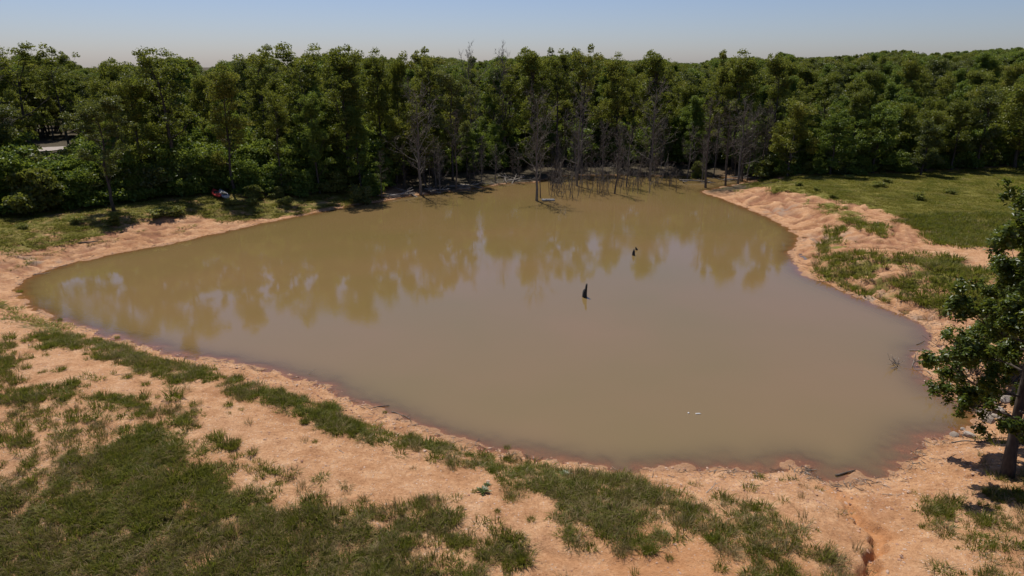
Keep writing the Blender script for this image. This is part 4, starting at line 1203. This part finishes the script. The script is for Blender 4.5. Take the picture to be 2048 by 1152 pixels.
near_oak('oak_tree', 602, (bx2, by2, hz(bx2, by2)), 10.6, 2.9, (-.01, .03), .26, 'second near oak half cut off by the right picture edge', nprim=18)
bx3, by3, bz3 = ground(2020, 738)
near_oak('oak_tree', 603, (bx3, by3, hz(bx3, by3)), 6.2, 1.75, (-.02, .0), .10, 'lower bushy oak on the right bank behind the bare-trunked oak', nprim=18, r0=.10)

def brown_brush(seed, h, rad, leafn, label, px, py, name='dead_brush', topl=True):
    x, y, z = ground(px, py); r = rs(seed); mb = MB(); lb = MB()
    for i in range(26):
        a = r.uniform(0, 6.28); el = r.uniform(.2, 1.3)
        bp, _ = branch_path(r, (r.normal() * .15, r.normal() * .15, -.1), (math.cos(a) * math.cos(el), math.sin(a) * math.cos(el), math.sin(el)), h * r.uniform(.5, 1.1), 6, .1, .2)
        mb.tube(bp, np.linspace(.02, .006, 7), 4, cap=False)
        for j in range(7):
            q, d = at_path(bp, r.uniform(.3, 1)); sp, _ = branch_path(r, q, unit(d + r.normal(size=3) * .8), h * r.uniform(.1, .3), 3, .1, .25)
            mb.tube(sp, np.linspace(.008, .004, 4), 3, cap=False)
            k = r.poisson(leafn)
            if k:
                C = sp[r.randint(0, 4, k)] + r.normal(size=(k, 3)) * .06
                leaves(lb, C, unit(r.normal(size=(k, 3)) + np.array([0, 0, .3])), r.uniform(.06, .11, k), r, r.rand(k))
    e = bpy.data.objects.new(name, None); COL.objects.link(e); e.location = (x, y, hz(x, y))
    link('branches', mb.mesh('brush', M['deadwood_dark']), e)
    if lb.n: link('withered_leaves', lb.mesh('brush_leaves', M['leaf_brown']), e)
    return tag(e, label, 'brush')
brown_brush(611, 2.6, 1.5, 1.2, 'tangle of dead brown branches inside the lower oak on the right bank', 1955, 745)
brown_brush(612, 1.5, 1.0, 2.5, 'brown withered brush hanging over the water by the pale rocks', 1948, 812)
brown_brush(613, 2.0, 1.2, 1.0, 'dead brown brush behind the rocks at the right edge', 2010, 770)

# ---------------------------------------------------------------- rocks
def rock_mesh(seed, sub=2):
    r = rs(seed); bm = bmesh.new(); bmesh.ops.create_icosphere(bm, subdivisions=sub, radius=1)
    ax = r.uniform(.75, 1.25, 3)
    pl = [(unit(r.normal(size=3)), r.uniform(.55, .9)) for _ in range(9)]
    for v in bm.verts:
        p = np.array(v.co)
        for nv, dd in pl:
            e = p @ nv - dd
            if e > 0: p = p - nv * e * .9
        v.co = p * ax
    me = bpy.data.meshes.new('rock'); bm.to_mesh(me); bm.free(); me.materials.append(M['rock'])
    return me
ROCKS = [rock_mesh(700 + i) for i in range(6)]
ROCK_LABELS = [
 (1908, 872, 15, 'round pale stone alone on the spit at the water\'s edge'), (1940, 872, 20, 'flat grey stone beside the round pale stone on the spit'),
 (1925, 860, 9, 'small stone half in the water above the round pale stone'), (1968, 828, 26, 'largest pale slab at the front left of the rock pile'),
 (1995, 824, 18, 'pale boulder in the middle of the rock pile'), (1978, 843, 20, 'front white boulder of the rock pile at the waterline'),
 (2005, 842, 18, 'right front boulder of the rock pile next to the trunk'), (1990, 836, 13, 'small stone wedged in the centre of the rock pile'),
 (2012, 800, 22, 'grey boulder behind the rock pile'), (1985, 806, 14, 'small boulder behind the largest pale slab'),
 (1965, 786, 12, 'brown stone on the shore above the rock pile'), (2035, 862, 13, 'pale stone right of the bare oak trunk'),
 (1998, 790, 12, 'stone half hidden under the brush behind the rock pile')]
for i, (px, py, s, lab) in enumerate(ROCK_LABELS):
    x, y, z = ground(px, py); sz = s / FPX * math.sqrt(x * x + y * y + 150) * .62
    o = link('rock', ROCKS[i % 6], None, (x, y, max(hz(x, y), -.05) + sz * .18), (R0.normal() * .2, R0.normal() * .2, R0.uniform(0, 6.28)), (sz, sz * .85, sz * .55))
    tag(o, lab, 'rock')
STONES = [rock_mesh(740 + i, 1) for i in range(4)]
for p in STONES: p.materials[0] = M['pebble']
# stones lying in the gully
for i, (px, py, s) in enumerate([(1683, 983, 9), (1690, 988, 11), (1698, 993, 9), (1676, 980, 7), (1704, 1000, 8), (1688, 998, 8), (1695, 1008, 7), (1710, 1010, 6), (1693, 1020, 7), (1699, 1032, 6), (1716, 1050, 9), (1724, 1054, 8), (1735, 1092, 8), (1745, 1096, 9), (1756, 1100, 8), (1752, 1104, 6), (1776, 1140, 10), (1786, 1143, 9), (1770, 1146, 8), (1655, 970, 7), (1812, 1112, 9), (1800, 1104, 8)]):
    x, y, z = ground(px, py); sz = s / FPX * math.sqrt(x * x + y * y + 150) * .62
    sz *= R0.uniform(.5, .95); o = link('stone', STONES[(i * 5) % 4], None, (x + R0.normal() * .05, y + R0.normal() * .05, hz(x, y) + sz * .1), (R0.normal() * .5, R0.normal() * .5, R0.uniform(0, 6.28)), (sz * R0.uniform(.9, 1.5), sz * .8, sz * R0.uniform(.35, .7)))
    tag(o, 'pale stone lying in the eroded gully', 'stone', 'pale stones in the eroded gully')

# ---------------------------------------------------------------- stumps in the water
def stump_mesh(seed, prof, k=12):
    r = rs(seed); mb = MB(); rings = []
    for z, rad, ox in prof:
        a = np.arange(k) * 2 * np.pi / k
        rr_ = rad * (1 + .18 * np.sin(a * 3 + seed) + r.normal(size=k) * .06)
        zt = np.full(k, z)
        if z == prof[-1][0]: zt = z + r.uniform(-.10, .06, k)
        rings.append(np.stack([ox + rr_ * np.cos(a), rr_ * np.sin(a), zt], 1))
    V = np.concatenate(rings + [[[prof[-1][2], 0, prof[-1][0] - .05]]]); m = len(prof)
    i = np.arange(m - 1)[:, None] * k; j = np.arange(k)[None]; jn = (j + 1) % k
    mb.add(V, np.stack([i + j, i + jn, i + k + jn, i + k + j], -1).reshape(-1, 4), [((m - 1) * k + q, (m - 1) * k + (q + 1) % k, m * k) for q in range(k)])
    return mb.mesh('stump', M['stump'])
for px, py, hpx, prof, lab in [
 (1169, 594, 26, [(-.8, .16, 0), (0, .135, 0), (.25, .125, .0), (.42, .10, .03), (.48, .065, .07), (.72, .05, .09), (.78, .032, .10)], 'tallest black broken stump standing in the open water'),
 (1267, 511, 12, [(-.6, .12, 0), (0, .10, 0), (.2, .09, 0), (.35, .055, .01), (.46, .03, .01)], 'small pointed black stump farther out in the pond'),
 (1273, 500, 6, [(-.6, .12, 0), (0, .11, .02), (.12, .09, -.02), (.22, .05, -.07), (.28, .03, -.08)], 'tiny hooked black stump just behind the pointed one')]:
    x, y, z = ground(px, py); s = hpx / FPX * math.hypot(math.hypot(x, y), CAM_H) / prof[-1][0] * 1.05
    o = link('stump', stump_mesh(int(px), prof), None, (x, y, 0), (0, 0, -.1), (s, s, s)); tag(o, lab, 'stump')

# ---------------------------------------------------------------- driftwood, sticks, floating litter
def lay(me, name, px, py, rz, s, label, cat, sink=0., group=None, tilt=0.):
    x, y, z = ground(px, py)
    o = link(name, me, None, (x, y, max(hz(x, y), 0.0) - sink), (0, tilt, rz), (s, s, s))
    return tag(o, label, cat, group)
STK = [log_mesh(520 + i, 1.0, .022, ('driftwood', 'deadwood', 'deadwood_dark')[i % 3], 2, .14) for i in range(6)]
lay(log_mesh(530, .78, .045, 'deadwood_dark', 0, .03), 'floating_log', 1692, 948, .25, 1, 'short dark log floating in the shallow cove by the gully', 'log', .02)
lay(log_mesh(531, 1.5, .07, 'deadwood_dark', 2, .10), 'log', 178, 486, .1, 1, 'dark driftwood log on the left clay bank', 'log')
lay(log_mesh(532, .62, .03, 'deadwood_dark', 0, .12), 'stick', 762, 813, .55, 1, 'curved dark stick at the waterline of the near shore', 'stick', .01)
lay(log_mesh(533, 1.1, .022, 'deadwood', 5, .16), 'branch', 805, 832, -.6, 1, 'forked grey branch lying in the shallows of the near shore', 'branch', .01)
lay(log_mesh(534, .9, .018, 'driftwood', 3, .16), 'branch', 1425, 985, .45, 1, 'pale forked branch on the dirt above the near shore', 'branch')
lay(STK[0], 'stick', 616, 748, 1.1, .55, 'little twig sticking out of the water by the left near shore', 'stick', 0, None, -.6)
for i, (px, py, rz, s, lab) in enumerate([
 (1837, 925, .35, .55, 'short dark stick on the spit beside the cove'), (1880, 922, -.45, .6, 'bent stick in the middle of the right spit'), (1902, 918, .6, .55, 'forked stick left of the oak\'s shadow'),
 (1785, 988, -.05, .6, 'straight thin stick on the dirt right of the gully'), (1590, 962, -.2, .4, 'small stick on the near beach left of the gully'),
 (1510, 975, -.6, .5, 'thin stick on the clay above the near shore'), (1725, 962, -.5, .6, 'dark stick on the tip of the cove beach'), (1940, 888, -.1, 1.2, 'long grey stick at the root of the spit'),
 (1985, 882, .1, 1.2, 'long pale stick on the ground left of the bare trunk'), (1840, 702, .0, 1.0, 'dark branch reaching from the right bank into the water'), (1850, 689, .15, .9, 'second dark branch in the water above the first on the right bank'),
 (955, 886, .5, .5, 'small grey stick on the near beach by the lone bright tuft'), (690, 905, -.5, .5, 'dark twig on the bare track'), (240, 752, .1, .5, 'small twig on the upper track'),
 (120, 536, .2, 1.1, 'grey drift stick on the left tip of the shore'), (85, 548, .3, 1.0, 'drift stick at the leftmost curve of the shore')]):
    lay(STK[i % 6], 'stick', px, py, rz, s, lab, 'stick')
# bare branch standing out of the water on the right
r = rs(541); mb = MB()
for a, L in ((2.6, .9), (2.0, .7), (3.6, .8), (.2, .95), (-.3, .9), (1.2, .6)):
    bp, _ = branch_path(r, (.1 * math.cos(a), .1 * math.sin(a), -.3), (math.cos(a) * .7, math.sin(a) * .7, .75), L, 6, -.5, .2)
    mb.tube(bp, np.linspace(.028, .008, 7), 5)
    for k in range(4):
        q, d = at_path(bp, r.uniform(.4, .95)); sp, _ = branch_path(r, q, unit(d + r.normal(size=3) * .7), .32, 3); mb.tube(sp, np.linspace(.010, .005, 4), 4)
lay(mb.mesh('branch', M['driftwood']), 'dead_branch', 1812, 735, .3, 1.1, 'antler-like bare branch rising from the water by the right bank', 'branch')
r = rs(542); mb = MB(); bp, _ = branch_path(r, (0, 0, .1), (-.9, -.1, .12), 2.6, 8, .1, .12); mb.tube(bp, np.linspace(.03, .01, 9), 5)
for k in range(5):
    q, d = at_path(bp, r.uniform(.3, .95)); sp, _ = branch_path(r, q, unit(d + r.normal(size=3) * .6), .5, 3); mb.tube(sp, np.linspace(.012, .006, 4), 4)
lay(mb.mesh('branch', M['driftwood']), 'dead_branch', 1975, 740, 0, 1.0, 'pale bare branch leaning out over the right beach', 'branch')

def lathe(mb, prof, k=14, axis='z'):
    a = np.arange(k) * 2 * np.pi / k; V = []
    for z, rad in prof: V.append(np.stack([rad * np.cos(a), rad * np.sin(a), np.full(k, z)], 1))
    V = np.concatenate(V); m = len(prof); i = np.arange(m - 1)[:, None] * k; j = np.arange(k)[None]; jn = (j + 1) % k
    if axis == 'x': V = V[:, [2, 1, 0]] * np.array([1, -1, 1])
    mb.add(V, np.stack([i + j, i + jn, i + k + jn, i + k + j], -1).reshape(-1, 4))
mb = MB(); lathe(mb, [(0, .001), (0, .026), (.02, .03), (.16, .03), (.19, .012), (.21, .012), (.21, .001)], 14, 'x')
lay(mb.mesh('bottle', M['white_plastic'], True), 'plastic_bottle', 1391, 829, .05, 1.0, 'white plastic bottle floating in the open water', 'bottle', -.005)
mb = MB(); lathe(mb, [(-.03, .001), (-.03, .03), (0, .045), (.035, .043), (.055, .02), (.055, .001)])
lay(mb.mesh('float', M['white_plastic'], True), 'fishing_float', 1377, 827, 0, .8, 'small round white float beside the white bottle', 'float', .0)

# floating boards by the bare tree
x, y, z = ground(1096, 401)
e = bpy.data.objects.new('board_raft', None); COL.objects.link(e); e.location = (x, y, .03); e.rotation_euler = (0, 0, .05)
def boxmesh(sz, mat):
    mb = MB(); mb.box((0, 0, 0), sz); me = mb.mesh('board', M[mat]); return me
pb = boxmesh((1.25, .16, .05), 'board')
for k in range(4): link('plank', pb, e, (.03 * (k % 2), -.30 + .2 * k, .045), (0, 0, .015 * (k - 1.5)))
cbm = boxmesh((.10, .80, .06), 'deadwood_dark')
for sx in (-.45, .45): link('batten', cbm, e, (sx, 0, -.011))
tag(e, 'small grey plank raft floating beside the bare tree in the inlet', 'raft')

# boards at the wood edge
for px, py, rz, L, lab in [(668, 374, -.7, 1.3, 'white board leaning in the bushes above the green bank'), (678, 379, -.5, .9, 'shorter pale board lying right of the white board')]:
    lay(boxmesh((L, .22, .04), 'white_plastic'), 'board', px, py, rz, 1, lab, 'board', -.25, None, .15)

# ---------------------------------------------------------------- kayaks
def kayak(p0, p1, hullm, deckm, tipm, label):
    a = np.array(ground(*p0)); b = np.array(ground(*p1)); d = b[:2] - a[:2]; L = 3.1
    c = (a[:2] + b[:2]) / 2; rz = math.atan2(d[1], d[0])
    z = hz(*c)
    e = bpy.data.objects.new('kayak', None); COL.objects.link(e); e.location = (c[0], c[1], z + .05); 
    za, zb = hz(c[0] - math.cos(rz) * 1.2, c[1] - math.sin(rz) * 1.2), hz(c[0] + math.cos(rz) * 1.2, c[1] + math.sin(rz) * 1.2)
    e.rotation_euler = (0, -math.atan2(zb - za, 2.4), rz)
    n = 17; k = 12
    def hull(half, wid, zlo, zhi, x0=-1, x1=1):
        V = []
        for i in range(n):
            u = x0 + (x1 - x0) * i / (n - 1); w = wid * max(.02, (1 - abs(u) ** 2.6)) ; rock = .10 * u * u
            for j in range(half):
                t = math.pi * j / (half - 1)
                V.append((u * L / 2, w * math.cos(t), rock + (zlo * math.sin(t) ** .7 * (1 - .5 * u * u)) if zlo < 0 else rock + zhi * math.sin(t) * (1 - .55 * u * u)))
        Q = [(i * half + j, (i + 1) * half + j, (i + 1) * half + j + 1, i * half + j + 1) for i in range(n - 1) for j in range(half - 1)]
        mb = MB(); V = np.array(V); V[:, 2] += .20; mb.add(V, Q); return mb
    link('hull', hull(9, .36, -.20, 0).mesh('hull', M[hullm], True), e)
    dk = link('deck', hull(9, .36, 0, .10).mesh('deck', M[deckm], True), e)
    mb = MB(); t = np.linspace(0, 2 * np.pi, 21)
    mb.tube(np.stack([.48 * np.cos(t), .22 * np.sin(t), .285 + .02 * np.cos(t) ** 2], 1), .02, 6, cap=False)
    link('cockpit_rim', mb.mesh('rim', M['black_rim_and_shade'], True), dk)
    mb = MB(); tt = np.linspace(0, 2 * np.pi, 20, endpoint=False)
    mb.add(np.concatenate([np.stack([.47 * np.cos(tt), .21 * np.sin(tt), np.full(20, .307)], 1), [[0, 0, .300]]]), None, [(q, (q + 1) % 20, 20) for q in range(20)])
    link('cockpit_shade_disc', mb.mesh('shade_disc', M['black_rim_and_shade']), dk)  # black disc over the deck, its colour stands in for shade inside the cockpit
    mb = MB(); lathe(mb, [(1.30, .11), (1.42, .085), (1.52, .04), (1.57, .001)], 10, 'x'); me = mb.mesh('end', M[tipm], True)
    link('end_cap', me, e, (0, 0, .24)); link('end_cap', me, e, (0, 0, .24), (0, 0, math.pi))
    return tag(e, label, 'kayak')
kayak((428, 387), (440, 400), 'red_plastic', 'red_plastic', 'red_plastic', 'faded red kayak lying on the grass at the foot of the wood')
kayak((443, 390), (455, 402), 'grey_plastic', 'grey_plastic', 'yellow_plastic', 'pale grey kayak with yellow end beside the red one')

# ================================================================ grass, weeds and gravel
TUFT = [tuft_mesh('tuft', 801 + i, 55, .20, .15, .007, 'grass_green', .8, .14) for i in range(4)] + [tuft_mesh('tuft', 811 + i, 45, .21, .15, .0055, 'grass_dry', .8, .3) for i in range(2)] + [tuft_mesh('tuft', 821, 40, .11, .12, .010, 'grass_green', 1.0, .05)]
RG = rs(88)
# candidate points over the near ground, density by cover
def sample_cover(n, x0, x1, y0, y1, rmin, rmax, seed):
    r = rs(seed); X = r.uniform(x0, x1, n); Y = r.uniform(y0, y1, n)
    rad_ = np.hypot(X, Y); az = np.degrees(np.arctan2(X, Y))
    m = (rad_ > rmin) & (rad_ < rmax) & (np.abs(az) < 48); X, Y = X[m], Y[m]
    c = cover(X, Y); m = r.rand(len(X)) < np.where(c > .08, np.clip((c - .26) * 1.35, 0.05, 1), .006) * (sdist(X, Y) > .5); return X[m], Y[m], c[m]
X, Y, c = sample_cover(125000, -32, 26, 9, 37, 10, 37, 5)
Z = height(X, Y)
pxs, pys = project(X, Y, Z)
keep = (pxs > -160) & (pxs < 2210) & (pys < 1290); X, Y, Z, c = X[keep], Y[keep], Z[keep], c[keep]
n = len(X); print('near tufts', n)
hv = .55 + .9 * fbm(X * .8, Y * .8, 2, 19)
kind = np.where(RG.rand(n) < np.where(fbm(X * .35, Y * .35, 3, 23) > .50, .42, np.where((X > 1) & (Y < 21), .38, .16)), RG.choice([4, 5], n), RG.choice([0, 1, 2, 3, 6], n))
scatter('near_grass', np.stack([X, Y, Z], 1), RG.uniform(0, 6.28, n), np.stack([(.6 + 1.1 * RG.rand(n) ** 2)] * 2 + [hv * (.5 + 1.0 * RG.rand(n) ** 2)], 1), kind, TUFT, 'rough tufted grass on the near dam and its slope', 'grass', RG.normal(size=(n, 2)).astype(np.float32) * .12)

MTUFT = [tuft_mesh('meadow_tuft', 841 + i, 70, .30, .52, .017, 'grass_meadow', .9, .08) for i in range(4)] + [tuft_mesh('meadow_tuft', 851, 60, .34, .45, .014, 'grass_dry', .8, .3), tuft_mesh('meadow_tuft', 852, 75, .42, .45, .017, 'grass_green', .8, .08)]
X, Y, c = sample_cover(60000, -75, 80, 30, 92, 37, 100, 6)
Z = height(X, Y); pxs, pys = project(X, Y, Z); keep = (pxs > -120) & (pxs < 2170) & (wood_depth(X, Y) < 2); X, Y, Z = X[keep], Y[keep], Z[keep]; n = len(X); print('meadow tufts', n)
bankg = (Y < 52) & (X > 8)
kind = np.where(bankg, RG.choice([5, 5, 5, 0, 4], n), np.where(RG.rand(n) < .06, 4, RG.choice([0, 1, 2, 3, 5], n)))
scatter('meadow_grass', np.stack([X, Y, Z - .03], 1), RG.uniform(0, 6.28, n), np.stack([RG.uniform(.8, 1.4, n)] * 2 + [RG.uniform(.35, .9, n) * np.where(bankg, 1.2, .5)], 1), kind, MTUFT, 'grass of the meadow and the far banks', 'grass')

# separate tufts on the bare track and beaches
TUFT_ME = [tuft_mesh('grass_tuft', 861 + i, 130, .34, .22, .009, 'grass_green', .85, .08) for i in range(4)]
ISO = [(350, 797, 46, 'widest grass tuft standing alone in the middle of the track'), (292, 770, 20, 'small grass tuft on the track left of the widest tuft'), (255, 756, 22, 'small grass tuft on the track farthest along the row from the widest one'),
 (125, 739, 17, 'tiny grass tuft on the left part of the track'), (88, 697, 30, 'low grass tuft on the upper left track'), (55, 683, 26, 'flat grass tuft nearest the left end of the track'), (20, 677, 28, 'grass tuft at the very left end of the track'),
 (387, 812, 22, 'upright grass tuft just right of the widest tuft'), (465, 893, 34, 'dark grass tuft on the lower rim of the track'), (457, 812, 24, 'pointed tuft at the lower side of the grass strip'), (505, 905, 26, 'tall thin weed tuft below the track'),
 (630, 884, 14, 'tiny dark tuft alone on the pale track'), (1014, 896, 18, 'lone bright green tuft at the near waterline'), (1246, 962, 20, 'rounded tuft on the near beach right of the leafy rosette'), (1280, 975, 36, 'large feathery tuft on the near beach'),
 (1298, 1106, 34, 'dark tuft on the orange dirt at the bottom'), (1338, 1118, 20, 'small dark tuft beside the one on the orange dirt'), (1440, 1140, 34, 'tuft at the bottom edge left of the gully'), (1848, 1053, 20, 'flat dry tuft on the dirt right of the gully'),
 (1770, 604, 22, 'bright green tuft at the water below the right bank grass'), (230, 445, 14, 'tuft on the rim of the left clay bank'), (1382, 968, 16, 'small leafy weed standing alone above the near shore'), (920, 1020, 20, 'tuft on the track left below the dark rosette'), (948, 985, 14, 'little tuft left of the dark rosette'),
 (995, 1025, 16, 'tuft on the track below the dark rosette'), (1062, 1040, 22, 'tuft at the edge of the strip right of the dark rosette'), (855, 800, 12, 'small bright tuft on the near beach by the forked branch'), (770, 826, 12, 'dark pointed tuft on the near beach by the curved stick'),
 (40, 585, 14, 'small tuft on the gravel at the left tip of the pond'), (120, 640, 12, 'tuft on the rim of the left near shore'), (235, 676, 12, 'tuft at the waterline of the left near shore')]
for i, (px, py, wpx, lab) in enumerate(ISO):
    x, y, z = ground(px, py); s = wpx / FPX * math.sqrt(x * x + y * y + 150) / .72
    o = link('grass_tuft', TUFT_ME[i % 4], None, (x, y, hz(x, y)), (0, 0, i * 1.3), (s, s, s * .85)); tag(o, lab, 'grass tuft')

def rosette(px, py, wpx, label, seed):
    r = rs(seed); x, y, z = ground(px, py); R_ = wpx / FPX * math.sqrt(x * x + y * y + 150) / 2
    e = bpy.data.objects.new('rosette_plant', None); COL.objects.link(e); e.location = (x, y, hz(x, y))
    for i in range(15):
        a = i * 2.399 + r.normal() * .15; L = R_ * (1.1 - .45 * i / 15); up = .15 + .9 * i / 15
        mb = MB(); V = []
        for t, w in ((0, .03), (.25, .12), (.6, .17), (.85, .10), (1, .01)):
            d = L * t * math.cos(up * (1 - .5 * t)); zz_ = .02 + L * t * math.sin(up) * (1 - .45 * t)
            for s_, lift in ((-1, .03), (0, 0), (1, .03)):
                V.append((d, s_ * w * L, zz_ + lift * L * abs(s_)))
        Q = [(k * 3 + j, (k + 1) * 3 + j, (k + 1) * 3 + j + 1, k * 3 + j + 1) for k in range(4) for j in range(2)]
        mb.add(V, Q, None, r.uniform(.1, .8)); link('leaf', mb.mesh('rosette_leaf', M['leaf_dark'], True), e, (0, 0, 0), (0, 0, a))
    return tag(e, label, 'plant')
rosette(966, 986, 32, 'dark star-shaped leaf rosette alone on the bare track', 901)
rosette(974, 972, 17, 'smaller dark rosette touching the large one on the track', 902)
rosette(1130, 952, 28, 'broad-leaved rosette at the edge of the near grass strip', 903)

# gravel: loose chips on the beaches and dirt, one mass
PEB = [rock_mesh(950 + i, 1) for i in range(4)]
for p in PEB: p.materials[0] = M['pebble']
X = RG.uniform(-34, 30, 170000); Y = RG.uniform(10, 42, 170000)
sd_ = sdist(X, Y); cv = cover(X, Y); rad_ = np.hypot(X, Y)
dens = np.where((sd_ > -.1) & (sd_ < 2.2), .6, .10) * (cv < .45) * (sd_ > -.1) * (rad_ < 42) * sstep(.3, .6, fbm(X * .7, Y * .7, 3, 29) + .18)
m = RG.rand(len(X)) < dens; X, Y = X[m], Y[m]; Z = height(X, Y); pxs, pys = project(X, Y, Z); m = (pxs > -100) & (pxs < 2150) & (pys < 1250); X, Y, Z = X[m], Y[m], Z[m]
n = len(X); print('gravel', n)
sz = .014 + .042 * RG.rand(n) ** 3
scatter('gravel', np.stack([X, Y, Z], 1), RG.uniform(0, 6.28, n), np.stack([sz * 1.2, sz, sz * .6], 1), RG.randint(0, 4, n), PEB, 'pale gravel and stone chips on the beaches', 'gravel')

# litter along the waterline: twigs and drifted bits, one mass
TW = [log_mesh(980 + i, .22, .006, ('deadwood_dark', 'deadwood', 'driftwood')[i % 3], 1, .18) for i in range(4)]
k_ = RG.randint(0, NS, 2600); off_ = np.abs(RG.normal(size=2600)) * .32 + .02
nx_ = seg_b[k_] - seg_a[k_]; nx_ = np.stack([nx_[:, 1], -nx_[:, 0]], 1) / np.maximum(np.linalg.norm(nx_, axis=1, keepdims=True), 1e-6)
q_ = seg_a[k_] + (seg_b[k_] - seg_a[k_]) * RG.rand(2600, 1)
cand = np.concatenate([q_ + nx_ * off_[:, None], q_ - nx_ * off_[:, None]]); cand = cand[sdist(cand[:, 0], cand[:, 1]) > .03]
X, Y = cand[:, 0], cand[:, 1]; m = (Y < 66); X, Y = X[m], Y[m]; n = len(X); Z = np.maximum(height(X, Y), 0)
scatter('shore_litter', np.stack([X, Y, Z + .004], 1), RG.uniform(0, 6.28, n), .4 + 1.3 * RG.rand(n) ** 2, RG.randint(0, 4, n), TW, 'small twigs and drift litter strewn along the waterline', 'litter')
